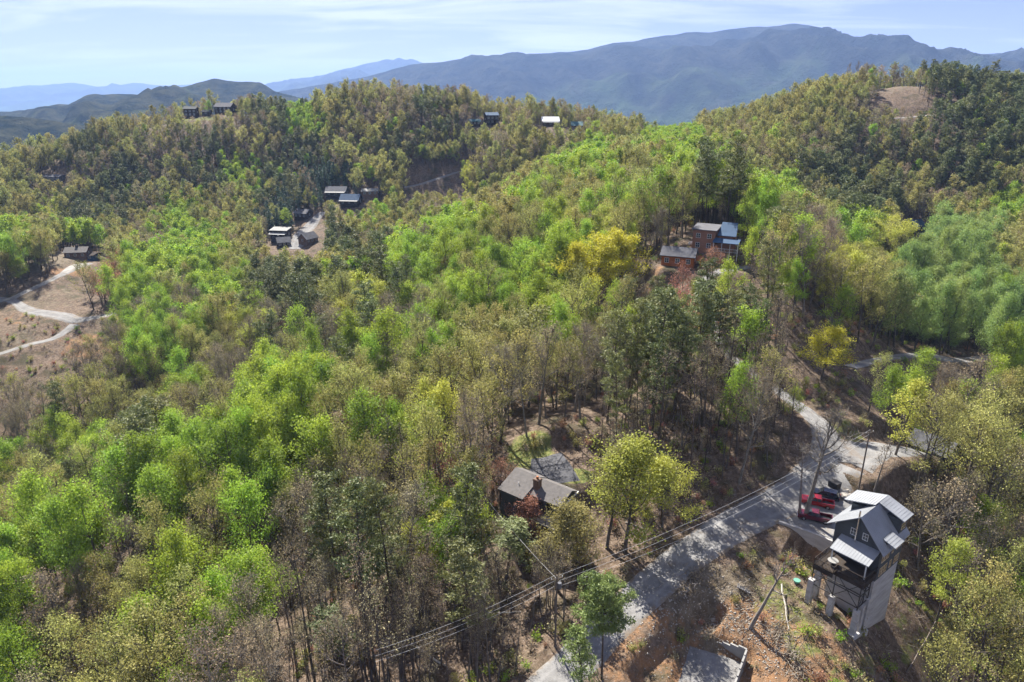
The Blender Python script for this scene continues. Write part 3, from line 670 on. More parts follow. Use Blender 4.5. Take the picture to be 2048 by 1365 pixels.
def place_trees():
    out = []
    x_, y_ = [], []
    y = 58.0
    while y < 700:
        s = 6.0 - .0045 * max(0, y - 180) * (y < 460) - 1.3 * (y >= 460)
        xm = y * 0.92 + 14; xs = np.arange(-xm, xm, s)
        x_.append(xs + rng.uniform(-.42, .42, len(xs)) * s + (s * .5 if len(x_) % 2 else 0)); y_.append(y + rng.uniform(-.42, .42, len(xs)) * s); y += s * .87
    X = np.concatenate(x_); Y = np.concatenate(y_); Z = height(X, Y)
    rd = road_dist(X, Y)
    U, Vb, D = proj(np.stack([X, Y, Z], -1))
    Uc, Vc, _ = proj(np.stack([X, Y, Z + 11], -1)); Ut, Vt, _ = proj(np.stack([X, Y, Z + 17], -1))
    J = rng.normal(0, 1, (len(X), 2))
    order = np.argsort(D)
    for i in order:
        if rd[i] < (1.0 if Y[i] < 200 else 2.5): continue
        if Uc[i] < -260 or Uc[i] > 2320 or Vt[i] > 1400: continue
        # hero house footprints and pads
        if any(abs((X[i]-p[0])*math.cos(p[5])+(Y[i]-p[1])*math.sin(p[5])) < p[3]+1 and abs(-(X[i]-p[0])*math.sin(p[5])+(Y[i]-p[1])*math.cos(p[5])) < p[4]+1 for p in PADS): continue
        if any(math.hypot(X[i] - q[0], Y[i] - q[1]) < q[2] for q in FOOT): continue
        cu = int(np.clip((Uc[i] + J[i, 0] * 16) // 64, 0, 31)); cv = int(np.clip((Vc[i] + J[i, 1] * 12 - 192) // 64, 0, len(MAP) - 1))
        k = MAP[cv][cu]
        if (cu, cv) in GAPS:
            if rng.random() < .35: continue
            k = 'p' if rng.random() < .25 else 's'
        if k == '.':
            if Y[i] < 130 or rng.random() > .75: continue
            k = 'b'
        rr_ = rng.random()
        if rr_ < (.03 if k in 'gl' else .13): k = {'g': 'o', 'o': 'b', 'b': 'o', 'p': 'b', 'y': 'o', 'l': 'g', 'r': 'b', 't': 'p', 's': 'b'}[k]
        if k == 'b' and D[i] > 260 and rng.random() < .45: k = 'o'
        if k in 'bo' and D[i] < 190 and rng.random() < (.75 if 560 < Uc[i] < 1180 and Vc[i] > 1020 else .3 if 1180 < Uc[i] < 1620 and Vc[i] < 950 else .06): k = 's'
        elif rr_ < .17 and k not in 'gl': k = rng.choice(list('gobo'))
        thin = smooth(480, 640, Uc[i]) * smooth(1080, 1180, Vc[i]) * (Uc[i] < 1150)
        if rng.random() < thin * .45: continue
        
        sc = rng.uniform(.92, 1.48) * (1 - .38 * smooth(260, 480, D[i]))
        if 1190 < Uc[i] < 1400 and 850 < Vc[i] < 1120: sc *= .72
        hw = 55 * 110 / D[i] * sc * .75; vt = Vb[i] + (Vt[i] - Vb[i]) * sc * PROTO_H[k] / 17
        bad = False
        for (a, b, c, d, yy) in CLEAR:
            if Y[i] < yy and Uc[i] + hw > a and Uc[i] - hw < c and vt < d and Vb[i] > b:
                bad = True; break
        if k != 's' and 12 < X[i] < 62 and .75 * X[i] + 78 < Y[i] + 0 < .75 * X[i] + 98 and rng.random() < .6: k = 's'
        if D[i] > 440 and k in 'bos': sc *= rng.uniform(.7, 1.55)
        if bad:
            continue
        out.append([k, X[i], Y[i], Z[i], sc, rng.uniform(0, 6.283), D[i], Uc[i], Vc[i], hw, vt, Vb[i]])
    # crowded thin stems in the lower woods and on the bank behind the road
    for _ in range(430):
        u, v = (rng.uniform(560, 1130), rng.uniform(1090, 1420)) if rng.random() < .6 else ((rng.uniform(1180, 1600), rng.uniform(700, 960)) if rng.random() < .7 else (rng.uniform(1150, 1640), rng.uniform(440, 500)))
        p = hit(u, v); D_ = proj(p)[2]
        if road_dist(p[:1], p[1:2])[0] < .8 or any(math.hypot(p[0] - q[0], p[1] - q[1]) < q[2] for q in FOOT): continue
        z = H(p[0], p[1]); sc = rng.uniform(.55, 1.05); pt = proj([p[0], p[1], z + 18 * sc]); hw = 1.6 * sc * F / D_
        if any(p[1] < yy and pt[0] + hw > a and pt[0] - hw < c and pt[1] < d and v > b for (a, b, c, d, yy) in CLEAR): continue
        out.append(['s', p[0], p[1], z, sc, rng.uniform(0, 6.28), D_, u, (v + pt[1]) / 2, hw, pt[1], v])
    out.sort(key=lambda t: t[6])
    return out

# ------------------------------------------------------------------ materials of made things
M = {
 'dark_siding': mat('dark_siding', (0.075, 0.080, 0.080), .9, spec=.1, scale=.6, var=.25, stretch=(1, 1, 14), bump=.01, bscale=5),
 'brown_siding': mat('brown_siding', (0.150, 0.095, 0.065), .8, scale=.8, var=.35, stretch=(1, 1, 10)),
 'red_siding': mat('red_brown_siding', (0.260, 0.125, 0.075), .8, scale=.8, var=.3, stretch=(1, 1, 10)),
 'log': mat('orange_log', (0.330, 0.105, 0.028), .7, scale=.8, var=.35, stretch=(1, 1, 8)),
 'dark_wood': mat('dark_wood', (0.055, 0.045, 0.038), .95, spec=.05, scale=1, var=.35),
 'metal_roof': mat('metal_roof', (0.24, 0.25, 0.265), .6, scale=.35, var=.22, spec=.3, detail=4),
 'grey_roof': mat('grey_roof', (0.12, 0.12, 0.13), .85, scale=.6, var=.3, spec=.1),
 'shingle': mat('shingle_roof', (0.120, 0.110, 0.105), .9, scale=1.6, var=.3, bump=.02, bscale=9),
 'blue_roof': mat('blue_roof', (0.045, 0.085, 0.150), .8, spec=.15, scale=.5, var=.25),
 'teal_roof': mat('teal_roof', (0.030, 0.120, 0.140), .5, scale=.5, var=.25),
 'pale_roof': mat('pale_roof', (0.25, 0.245, 0.235), .8, scale=.5, var=.3, spec=.15),
 'trim': mat('white_trim', (0.50, 0.50, 0.48), .6, var=.1),
 'black': mat('black_metal', (0.022, 0.022, 0.024), .5, var=.2),
 'steel': mat('dark_steel', (0.045, 0.042, 0.040), .6, var=.3),
 'red': mat('red_paint', (0.260, 0.010, 0.014), .22, var=.08, spec=.6),
 'maroon': mat('maroon_paint', (0.085, 0.010, 0.018), .22, var=.1, spec=.6),
 'blackp': mat('black_paint', (0.015, 0.016, 0.020), .15, var=.1, spec=.6),
 'tyre': mat('tyre', (0.02, 0.02, 0.02), .9, var=.2),
 'chrome': mat('chrome', (0.6, 0.6, 0.6), .25, metal=.9, var=.1),
 'white': mat('white_paint', (0.75, 0.75, 0.74), .4, var=.08),
 'pole': mat('weathered_pole', (0.140, 0.115, 0.095), .9, scale=3, var=.4),
 'log_pale': mat('bleached_log', (0.48, 0.44, 0.38), .9, scale=2, var=.35),
 'rock': mat('rock', (0.36, 0.33, 0.29), .95, scale=1.2, var=.4, bump=.1, bscale=3),
 'green': mat('green_plastic', (0.10, 0.26, 0.20), .5, var=.1),
 'lamp': mat('lamp_lens', (0.7, 0.7, 0.68), .15, var=.05, spec=.6),
 'taillight': mat('tail_lens', (0.4, 0.02, 0.02), .2, var=.05, spec=.6),
 'wood': mat('lumber', (0.52, 0.38, 0.22), .8, scale=2, var=.3),
 'wire': mat('wire', (0.42, 0.42, 0.42), .5, var=.1),
}
gm = bpy.data.materials.new('window_glass'); gm.use_nodes = True
b = gm.node_tree.nodes['Principled BSDF']; b.inputs['Base Color'].default_value = (0.03, 0.04, 0.05, 1); b.inputs['Roughness'].default_value = .06; b.inputs['Specular IOR Level'].default_value = .8
M['glass'] = gm

def win(parent, face, a, z, w_, h_, at_, mull=1, trim='trim'):
    "window on face '+x','-x','+y','-y' of a wall lying at coordinate at_; a along the wall"
    f = MB(); p = MB(); s = 1 if face[0] == '+' else -1; t = .09
    def bx(mb, a0, a1, z0, z1, d0, d1):
        lo, hi = sorted((at_ + s * d0, at_ + s * d1))
        if face[1] == 'x': mb.box(lo, hi, a0, a1, z0, z1)
        else: mb.box(a0, a1, lo, hi, z0, z1)
    bx(f, a - w_/2 - t, a + w_/2 + t, z - t, z, -.02, .07); bx(f, a - w_/2 - t, a + w_/2 + t, z + h_, z + h_ + t, -.02, .07)
    bx(f, a - w_/2 - t, a - w_/2, z, z + h_, -.02, .06); bx(f, a + w_/2, a + w_/2 + t, z, z + h_, -.02, .06)
    for i in range(1, mull + 1): q = a - w_/2 + w_ * i / (mull + 1); bx(f, q - .03, q + .03, z, z + h_, .03, .055)
    bx(f, a - w_/2, a + w_/2, z + h_ * .5 - .03, z + h_ * .5 + .03, .03, .05)
    bx(p, a - w_/2, a + w_/2, z, z + h_, -.02, .025)
    fo = f.build('window', M[trim], parent); p.build('pane', M['glass'], fo); return fo
def railing(mb, pts, z, h_=1.0, gap=.22, m=0):
    for (x0, y0), (x1, y1) in zip(pts[:-1], pts[1:]):
        L = math.hypot(x1 - x0, y1 - y0); k = max(1, int(L / gap))
        mb.bar((x0, y0, z + h_), (x1, y1, z + h_), .06, m); mb.bar((x0, y0, z + .12), (x1, y1, z + .12), .04, m)
        for i in range(k + 1):
            q = i / k; r_ = .055 if i % 8 == 0 else .025
            mb.bar((x0 + (x1 - x0) * q, y0 + (y1 - y0) * q, z), (x0 + (x1 - x0) * q, y0 + (y1 - y0) * q, z + h_), r_, m)
def ribs(mb, P, nrm_step=.45):
    "standing seams on a roof panel P = [ridge0, ridge1, eave1, eave0]"
    P = [np.array(p, float) for p in P]; L = np.linalg.norm(P[1] - P[0]); k = int(L / nrm_step)
    for i in range(k + 1):
        q = i / max(k, 1); a = P[0] + (P[1] - P[0]) * q; b_ = P[3] + (P[2] - P[3]) * q
        mb.bar(a + [0, 0, .02], b_ + [0, 0, .02], .025, 0)

# ------------------------------------------------------------------ the tower house
RZ = math.atan2(.63, .78)
TO = np.array([49.6, 83.2, CAMZ - 63.6])
th = thing('tower_house', 'tall dark grey house with silver metal roofs standing on concrete piers over the steep slope', 'house', TO, RZ)
th.scale = (.91, .91, 1)
FOOT.append((TO[0] + 3, TO[1] + 3, 9.5)); FOOT.append((TO[0] - 3, TO[1] - 2, 6)); FOOT.append((TO[0] + 8, TO[1] + 6, 6))
w_ = MB()
w_.prism([(-3.6, -1.6), (3.8, -1.6), (3.8, 4.7), (0, 7.45), (-3.6, 3.7)], .6, 9.2, axis='x')
w_.box(6.6, 9.15, -3.58, 0, 3.5, 6.4); w_.box(5.45, 9.15, 0, 3.78, 4.2, 6.45)
w_.box(2.3, 5.2, -3.62, -3.0, 3.3, 4.35)
w_.build('wall', M['dark_siding'], th)
def roofpart(name, panels, mt, parent, t=.14, seam=True):
    m_ = MB()
    for P in panels:
        m_.slab(P, t)
        if seam: ribs(m_, P)
    return m_.build(name, mt, parent)
roofpart('main_roof', [[(0, 0, 7.7), (0, 5.0, 4.35), (9.5, 5.0, 4.35), (9.5, 0, 7.7)], [(9.5, -.01, 7.7), (9.5, -4.3, 3.3), (0, -4.3, 3.3), (0, -.01, 7.7)]], M['metal_roof'], th, seam=False)
s_ = MB(); ribs(s_, [(0, 0, 7.7), (9.5, 0, 7.7), (9.5, 5.0, 4.35), (0, 5.0, 4.35)]); ribs(s_, [(0, 0, 7.7), (9.5, 0, 7.7), (9.5, -4.3, 3.3), (0, -4.3, 3.3)]); s_.build('roof_seam', M['metal_roof'], th)
roofpart('dormer_roof', [[(9.75, .1, 7.86), (9.75, -4.1, 6.5), (6.3, -4.1, 6.5), (6.3, .1, 7.86)]], M['metal_roof'], th)
roofpart('dormer_roof', [[(5.15, .12, 7.83), (5.15, 5.0, 6.6), (9.75, 5.0, 6.6), (9.75, .12, 7.83)]], M['metal_roof'], th)
roofpart('dormer_roof', [[(5.5, -3.1, 4.75), (5.5, -5.0, 4.15), (2.1, -5.0, 4.15), (2.1, -3.1, 4.75)]], M['metal_roof'], th)
roofpart('porch_roof', [[(.6, -3.5, 3.5), (.6, 2.6, 3.5), (-2.9, 2.6, 2.5), (-2.9, -3.5, 2.5)]], M['metal_roof'], th)
p_ = MB()
for y in (-3.1, 2.2): MB().bar((-2.6, y, 0), (-2.6, y, 2.45), .11).build('porch_post', M['trim'], th)
pass
MB().bar((.2, .3, 3.3), (.2, .3, 8.6), .13, n=8).build('stove_pipe', M['chrome'], th)
MB().box(.57, .60, -.9, 1.1, .05, 2.1).build('glass_door', M['glass'], th)
for y in (-1.0, .9): win(th, '-x', y, 4.2, .7, .95, .6)
for a, z, ww, hh in [(2.0,1.2,.6,1.9),(2.9,1.2,.6,1.9),(3.8,1.2,.6,1.9),(5.5,1.4,.55,1.2),(7.2,1.4,.6,1.2),(8.2,1.4,.6,1.2),
                     (2.0,-1.1,.6,1.2),(2.9,-1.1,.6,1.2),(3.8,-1.1,.6,1.2),(5.5,-1.1,.55,1.1),(7.2,-1.1,.6,1.1),(8.2,-1.1,.6,1.1),(7.8,4.6,1.2,.9)]:
    win(th, '-y', a, z, ww, hh, -3.6, trim='wood')
for y in (-1.6, 1.4): win(th, '-x', y, .6, .9, 1.4, .6)
dk = MB(); dk.box(-3.8, .6, -3.7, 3.8, -.28, 0); dk.box(-4.9, -3.8, .6, 3.8, -.275, -.005)
dk.box(-3.8, .6, -3.72, -3.6, -.9, -.28); dk.box(-3.85, -3.7, -3.7, 3.8, -.85, -.28); dk.box(-4.95, -4.85, .6, 3.8, -.8, -.28)
do = dk.build('deck', M['dark_wood'], th)
rl = MB(); railing(rl, [(.6, -3.65), (-3.75, -3.65), (-3.75, .6), (-4.85, .6), (-4.85, 3.75), (.6, 3.75)], 0); rl.build('railing', M['dark_wood'], do)
tb = MB(); tb.box(-3.2, -1.9, -.2, 1.3, .68, .75)
for x in (-3.1, -2.0):
    for y in (-.1, 1.2): tb.bar((x, y, 0), (x, y, .7), .05)
td = thing('patio_table', 'light round-edged table standing on the deck of the tower house', 'table', TO + np.array([-2.6 * math.cos(RZ) - 1.6 * math.sin(RZ), -2.6 * math.sin(RZ) + 1.6 * math.cos(RZ), 0]), RZ)
t2 = MB(); t2.bar((0, 0, .7), (0, 0, .76), .75, n=12); t2.build('table_top', M['pale_roof'], td)
t3 = MB(); t3.bar((0, 0, 0), (0, 0, .7), .07, n=6); t3.bar((0, 0, 0), (0, 0, .05), .35, n=8); t3.build('pedestal', M['black'], td)
fr = MB()
cols = [(-3.6, -3.4, -4.7), (-2.0, -3.4, -4.4), (-.3, -3.4, -4.1), (-3.6, .6, -4.5), (-3.6, 4.2, -3.6), (-1.4, 4.2, -1.4)]
for x, y, z in cols: fr.bar((x, y, z), (x, y, -.3), .09)
ring = [(-3.6, -3.4), (-3.6, 4.2), (-.3, 4.2), (-.3, -3.4)]
for z in (-2.4, -4.3):
    for (x0, y0), (x1, y1) in zip(ring, ring[1:] + ring[:1]): fr.bar((x0, y0, z), (x1, y1, z), .08)
for (x0, y0), (x1, y1) in [((-3.6, -3.4), (-3.6, .6)), ((-3.6, .6), (-3.6, 4.2)), ((-3.6, -3.4), (-.3, -3.4)), ((-3.6, 4.2), (-.3, 4.2))]:
    fr.bar((x0, y0, -4.3), (x1, y1, -.4), .06); fr.bar((x1, y1, -4.3), (x0, y0, -.4), .06)
fr.build('steel_frame', M['steel'], th)
for i, (x, y, z) in enumerate(cols):
    wx, wy = TO[0] + .91 * (x * math.cos(RZ) - y * math.sin(RZ)), TO[1] + .91 * (x * math.sin(RZ) + y * math.cos(RZ))
    gz = H(wx, wy) - TO[2]
    c_ = MB(); c_.box(x - .42, x + .42, y - .42, y + .42, gz - 1, z); co_ = c_.build('pier', M_CONC, th)
    if i < 3: MB().box(x - .8, x + .8, y - .8, y + .8, gz - 1, gz + .3).build('footing', M_CONC, co_)
MB().box(.7, 9.1, -3.5, 3.6, -16, -1.6).build('foundation', M_CONC, th)
for z in (-6.5, -8.5): fr2 = MB().bar((-3.6, .6, z), (.7, -.5, z + .4), .05)

# parking bay: retaining wall, cars
pz = PADS[0][2]
def wall_run(name, label, pts, t_, mt, steps=0):
    m_ = MB()
    for i in range(len(pts) - 1):
        a = np.array(pts[i], float); b_ = np.array(pts[i + 1], float); d = b_ - a; nn = np.array([-d[1], d[0], 0]); nn[:2] /= np.hypot(*nn[:2]) + 1e-9
        q = nn * t_ / 2
        V = [(*(a + q)[:2], a[2]), (*(b_ + q)[:2], a[2]), (*(b_ - q)[:2], a[2]), (*(a - q)[:2], a[2])]
        m_.slab(V, a[3] if len(a) > 3 else 3)
    return tag(m_.build(name, mt), label, 'wall')
def onz(u, v, z):
    a = at(u, v, 100.0) - [0, 0, CAMZ]; k = (z - CAMZ) / a[2]; return np.array([a[0] * k, a[1] * k, z])
seg = []
for q in np.linspace(0, 1, 10):
    t_ = -27.5 + 9.5 * q; n_ = 107.15 + .45 * math.sin(math.pi * q) + 1.2 * max(0, .25 - q); seg.append((n_ * .6286 + t_ * .7777, n_ * .7777 - t_ * .6286))
rw = MB()
for i in range(len(seg) - 1):
    a = np.array(seg[i]); b_ = np.array(seg[i + 1]); d = (b_ - a) / np.linalg.norm(b_ - a); nn = np.array([-d[1], d[0]]) * .22
    top = pz + .35 - .02 * (i % 2)
    rw.slab([(*(a - nn), top), (*(b_ - nn), top), (*(b_ + nn), top), (*(a + nn), top)], 8)
tag(rw.build('retaining_wall', M_CONC), 'tall grey block retaining wall below the parked red trucks', 'wall')

def vehicle(name, label, u0, v0, u1, v1, kind, paint, pair=None):
    a = onz(u0, v0, pz + .8); b_ = onz(u1, v1, pz + .8); hd = math.atan2(b_[1] - a[1], b_[0] - a[0]); c = (a + b_) / 2
    t = thing(name, label, 'pickup truck' if kind == 'pickup' else 'car', (c[0], c[1], pz + .06), hd)
    b = MB()  # x forward = rear end of the photo's right side; nose at -x
    if kind == 'pickup':
        b.prism([(-2.75, .45), (-2.8, .85), (-2.6, 1.08), (-1.35, 1.16), (.75, 1.16), (.75, .62), (2.7, .62), (2.75, .45)], -.95, .95)
        for y in (-.95, .83): b.box(.75, 2.75, y, y + .12, .62, 1.14)
        b.box(2.63, 2.75, -.83, .83, .62, 1.14)
        bo = b.build('body', M[paint], t)
        MB().box(.8, 2.62, -.82, .82, .6, .66).build('bed_liner', M['black'], t)
        g = MB().prism([(-1.35, 1.16), (-.65, 1.70), (.55, 1.72), (.72, 1.16)], -.80, .80).build('cab_glass', M['glass'], t)
        c2 = MB().prism([(-.62, 1.725), (-.5, 1.80), (.45, 1.80), (.58, 1.735)], -.76, .76)
        for x0, z0, x1, z1 in ((-1.33, 1.17, -.62, 1.75), (-.05, 1.15, -.02, 1.75), (.70, 1.17, .55, 1.75)):
            for y in (-.79, .79): c2.bar((x0, y, z0), (x1, y * .97, z1), .055)
        c2.build('cab', M[paint], t)
    else:
        b.prism([(-2.35, .4), (-2.4, .8), (-2.2, 1.02), (-1.2, 1.1), (2.25, 1.1), (2.4, .8), (2.35, .4)], -.93, .93); b.build('body', M[paint], t)
        MB().prism([(-1.25, 1.1), (-.55, 1.62), (1.9, 1.62), (2.22, 1.1)], -.80, .80).build('cab_glass', M['glass'], t)
        c2 = MB().prism([(-.55, 1.625), (-.4, 1.70), (1.75, 1.70), (1.93, 1.63)], -.77, .77)
        for x0, z0, x1, z1 in ((-1.22, 1.1, -.55, 1.65), (.3, 1.1, .32, 1.65), (1.3, 1.1, 1.3, 1.65), (2.2, 1.1, 1.92, 1.65)):
            for y in (-.79, .79): c2.bar((x0, y, z0), (x1, y * .97, z1), .05)
        c2.build('roof', M[paint], t)
        for y in (-.6, .6): MB().bar((-.3, y, 1.76), (1.6, y, 1.76), .03).build('roof_rail', M['chrome'], t)
    for x in (-1.75, 1.7 if kind == 'pickup' else 1.45):
        for s in (-1, 1):
            wme = MB().bar((x, s * .72, .37), (x, s * .98, .37), .38, n=14).build('wheel', M['tyre'], t)
            MB().bar((x, s * .975, .37), (x, s * 1.0, .37), .21, n=10).build('rim', M['chrome'], wme)
    xe = -2.8 if kind == 'pickup' else -2.4
    for s in (-1, 1):
        MB().box(xe - .02, xe + .12, s * .7 - .18, s * .7 + .18, .68, .86).build('headlight', M['lamp'], t)
        MB().box(-xe - .07, -xe + .0, s * .82 - .09, s * .82 + .09, .72, 1.0).build('tail_light', M['taillight'], t)
    MB().box(xe - .06, xe + .05, -.85, .85, .42, .58).build('bumper', M['chrome' if kind == 'pickup' else 'black'], t)
    return t
vehicle('pickup_truck', 'bright red pickup truck between the black car and the darker pickup', 1608, 998, 1662, 1009, 'pickup', 'red')
vehicle('pickup_truck', 'dark red pickup truck parked nearest the retaining wall', 1603, 1027, 1657, 1038, 'pickup', 'maroon')
vehicle('parked_car', 'black sport utility car parked beside the bright red pickup', 1628, 983, 1675, 995, 'suv', 'blackp')
# boulders and dark bin behind the cars
def rockmesh(seed, r_, n=9):
    import bmesh
    bm = bmesh.new(); bmesh.ops.create_icosphere(bm, subdivisions=2, radius=r_); g = np.random.default_rng(seed)
    ax = g.uniform(.6, 1.25, 3); o_ = g.uniform(0, 90)
    for v in bm.verts:
        f = 1 + fbm(np.array([v.co.x * 3 + o_]), np.array([v.co.y * 3 + v.co.z * 2.3 + o_]), r_ * 2.2, 3)[0] * .9
        v.co = (v.co.x * f * ax[0], v.co.y * f * ax[1], v.co.z * f * ax[2])
    me = bpy.data.meshes.new('boulder'); bm.to_mesh(me); bm.free(); me.materials.append(M['rock']); return me
for i, (u, v, r_, lb) in enumerate([(1688, 992, .9, 'pale boulder behind the black car, upper of three'), (1692, 1000, 1.1, 'largest pale boulder at the back corner of the parking bay'), (1697, 1010, .8, 'pale boulder nearest the tower house roof'),
                                   (1462, 1190, .35, 'small rock at the edge of the gravel road above the foundation'), (1430, 1215, .3, 'small rock on the dirt lot above the foundation wall')]):
    p = hit(u, v); o = obj('boulder', rockmesh(i, r_), None, (p[0], p[1], H(p[0], p[1]) + r_ * .35)); tag(o, lb, 'boulder')
p = hit(1668, 976); dm = thing('trash_bin', 'dark covered bin standing behind the black car', 'bin', (p[0], p[1], H(p[0], p[1])), .6)
MB().prism([(-.6, 0), (.6, 0), (.75, 1.2), (-.75, 1.2)], -.9, .9).build('body', M['black'], dm); MB().slab([(-.8, -.95, 1.3), (.8, -.95, 1.25), (.8, .95, 1.25), (-.8, .95, 1.3)], .08).build('lid', M['steel'], dm)

# ------------------------------------------------------------------ the chimney house with its asphalt drive
A0 = at(1034, 936, 107.4); hz_ang = math.atan2(-7.7, 9.7)
gz0 = H(A0[0] + 2, A0[1] - 3)
base_z = A0[2] - 5.2
hh = thing('chimney_house', 'dark brown house with grey shingle roof and brick chimney beside the asphalt drive', 'house', (A0[0], A0[1], base_z), hz_ang)
for q in (1.5, 5, 9, 13): FOOT.append((A0[0] + math.cos(hz_ang) * q - 1.6, A0[1] + math.sin(hz_ang) * q - 2.5, 4.6))
w_ = MB(); w_.prism([(-4.6, -4), (1.4, -4), (1.4, 4.3), (0, 5.0), (-4.6, 3.3)], .1, 4.9, axis='x')
w_.prism([(-3.0, -4), (1.4, -4), (1.4, 4.2), (0, 4.86), (-3.0, 3.6)], 4.9, 11.4, axis='x'); w_.build('wall', M['dark_siding'], hh)
roofpart('roof', [[(-.3, 0, 5.2), (-.3, 1.9, 4.25), (5.2, 1.9, 4.25), (5.2, 0, 5.2)], [(5.2, -.01, 5.2), (5.2, -5.1, 3.3), (-.3, -5.1, 3.3), (-.3, -.01, 5.2)]], M['shingle'], hh, .18, False)
roofpart('roof', [[(5.2, 0, 5.05), (5.2, 1.9, 4.1), (11.8, 1.9, 4.1), (11.8, 0, 5.05)], [(11.8, -.01, 5.05), (11.8, -3.5, 3.55), (5.2, -3.5, 3.55), (5.2, -.01, 5.05)]], M['shingle'], hh, .18, False)
c_ = MB(); c_.box(5.3, 6.4, -2.3, -1.3, 0, 6.0); c_.box(5.22, 6.48, -2.38, -1.22, 5.7, 5.9); co_ = c_.build('chimney', M['brown_siding'], hh)
MB().bar((5.85, -1.8, 6.0), (5.85, -1.8, 6.45), .22, n=8).build('flue', M['log'], co_)
MB().bar((2.6, -2.8, 4.1), (2.6, -2.8, 4.6), .07, n=6).build('vent_pipe', M['trim'], hh)
for a, z in ((3.4, -1.9),): win(hh, '-y', a, z, 1.1, 1.2, -4.6)
for a in (9.5, 11.5): win(hh, '-y', a, 1.2, 1.2, 1.3, -3.0, trim='dark_wood')
for z, yy in ((0.4, -5.4), ): 
    d_ = MB(); d_.box(6.6, 13.0, yy, -3.0, z - .2, z); d_.box(11.5, 13.0, -3.0, 1.4, z - .201, z - .001); dd = d_.build('deck', M['log_pale'], hh)
    rl = MB(); railing(rl, [(6.6, yy + .05), (12.95, yy + .05), (12.95, 1.35)], z); rl.build('railing', M['dark_wood'], dd)
    for x, y in ((6.8, yy + .15), (9.8, yy + .15), (12.8, yy + .15), (12.8, 1.2)): MB().bar((x, y, -5), (x, y, z), .1).build('deck_post', M['dark_wood'], dd)
# upper porch trim frame seen at the right end
pt = MB()
for x in (9.6, 12.0): pt.bar((x, -2.4, 3.6), (x, 1.7, 4.15), .12); 
pt.build('fascia', M['trim'], hh)

# ------------------------------------------------------------------ other houses
def house(name, label, u, v, y0, y1, L, W, Hh, rh, rz, wallm, roofm, cat='house', porch=None, chim=None, wins=3, under=5, dz=0, gro=None, shed=False, cupola=False, vis_=True):
    p = hit(u, v, y0, y1); t = thing(name, label, cat, (p[0], p[1], p[2] + dz), rz, gro)
    if vis_:
        B = np.array([proj([p[0] + a, p[1] + b, p[2] + c]) for a in (-L/2, L/2) for b in (-W/2, W/2) for c in (.8, Hh + rh)]); CLEAR.append((B[:, 0].min() + 2, B[:, 1].min(), B[:, 0].max() - 2, B[:, 1].max(), p[1] - 2))
    FOOT.append((p[0], p[1], max(L, W) * .62))
    m_ = MB()
    if shed: m_.prism([(-W/2, -under), (W/2, -under), (W/2, Hh + rh), (-W/2, Hh)], -L/2, L/2, axis='x')
    else: m_.prism([(-W/2, -under), (W/2, -under), (W/2, Hh), (0, Hh + rh), (-W/2, Hh)], -L/2, L/2, axis='x')
    m_.build('wall', M[wallm], t)
    e = .5; k = rh / (W / 2) * e
    if shed: roofpart('roof', [[(-L/2 - e, W/2 + e, Hh + rh + .25), (-L/2 - e, -W/2 - e, Hh + .05), (L/2 + e, -W/2 - e, Hh + .05), (L/2 + e, W/2 + e, Hh + rh + .25)]], M[roofm], t, .18, False)
    else: roofpart('roof', [[(-L/2 - e, 0, Hh + rh + .2), (-L/2 - e, -W/2 - e, Hh - k + .2), (L/2 + e, -W/2 - e, Hh - k + .2), (L/2 + e, 0, Hh + rh + .2)],
                            [(L/2 + e, .01, Hh + rh + .2), (L/2 + e, W/2 + e, Hh - k + .2), (-L/2 - e, W/2 + e, Hh - k + .2), (-L/2 - e, .01, Hh + rh + .2)]], M[roofm], t, .18, False)
    for i in range(wins):
        a = -L/2 + L * (i + .5) / wins
        win(t, '-y', a, Hh * .35 if Hh < 4 else Hh * .6, 1.1, 1.2, -W/2)
        if Hh > 4: win(t, '-y', a, .8, 1.1, 1.3, -W/2)
    for s in ('+x', '-x'): win(t, s, 0, Hh * .45, 1.1, 1.2, L/2 if s == '+x' else -L/2)
    if porch:
        d_, z_, rm = porch
        roofpart('porch_roof', [[(-L/2, -W/2, z_ + .5), (-L/2, -W/2 - d_, z_), (L/2, -W/2 - d_, z_), (L/2, -W/2, z_ + .5)]], M[rm], t, .12, False)
        q = MB(); q.box(-L/2, L/2, -W/2 - d_, -W/2, -.2, 0); dd = q.build('porch_deck', M['dark_wood'], t)
        for x in np.linspace(-L/2 + .2, L/2 - .2, 4): MB().bar((x, -W/2 - d_ + .15, -under * .6), (x, -W/2 - d_ + .15, z_), .09).build('porch_post', M['dark_wood'], dd)
        q = MB(); railing(q, [(-L/2, -W/2 - d_ + .1), (L/2, -W/2 - d_ + .1)], 0, gap=.5); q.build('railing', M['dark_wood'], dd)
    if chim: MB().box(chim[0] - .5, chim[0] + .5, chim[1] - .4, chim[1] + .4, 1, Hh + rh + 1.0).build('chimney', M['grey_roof'], t)
    if cupola: MB().box(-.6, .6, -.6, .6, Hh + rh, Hh + rh + 1.1).build('cupola', M['dark_wood'], t)
    return t
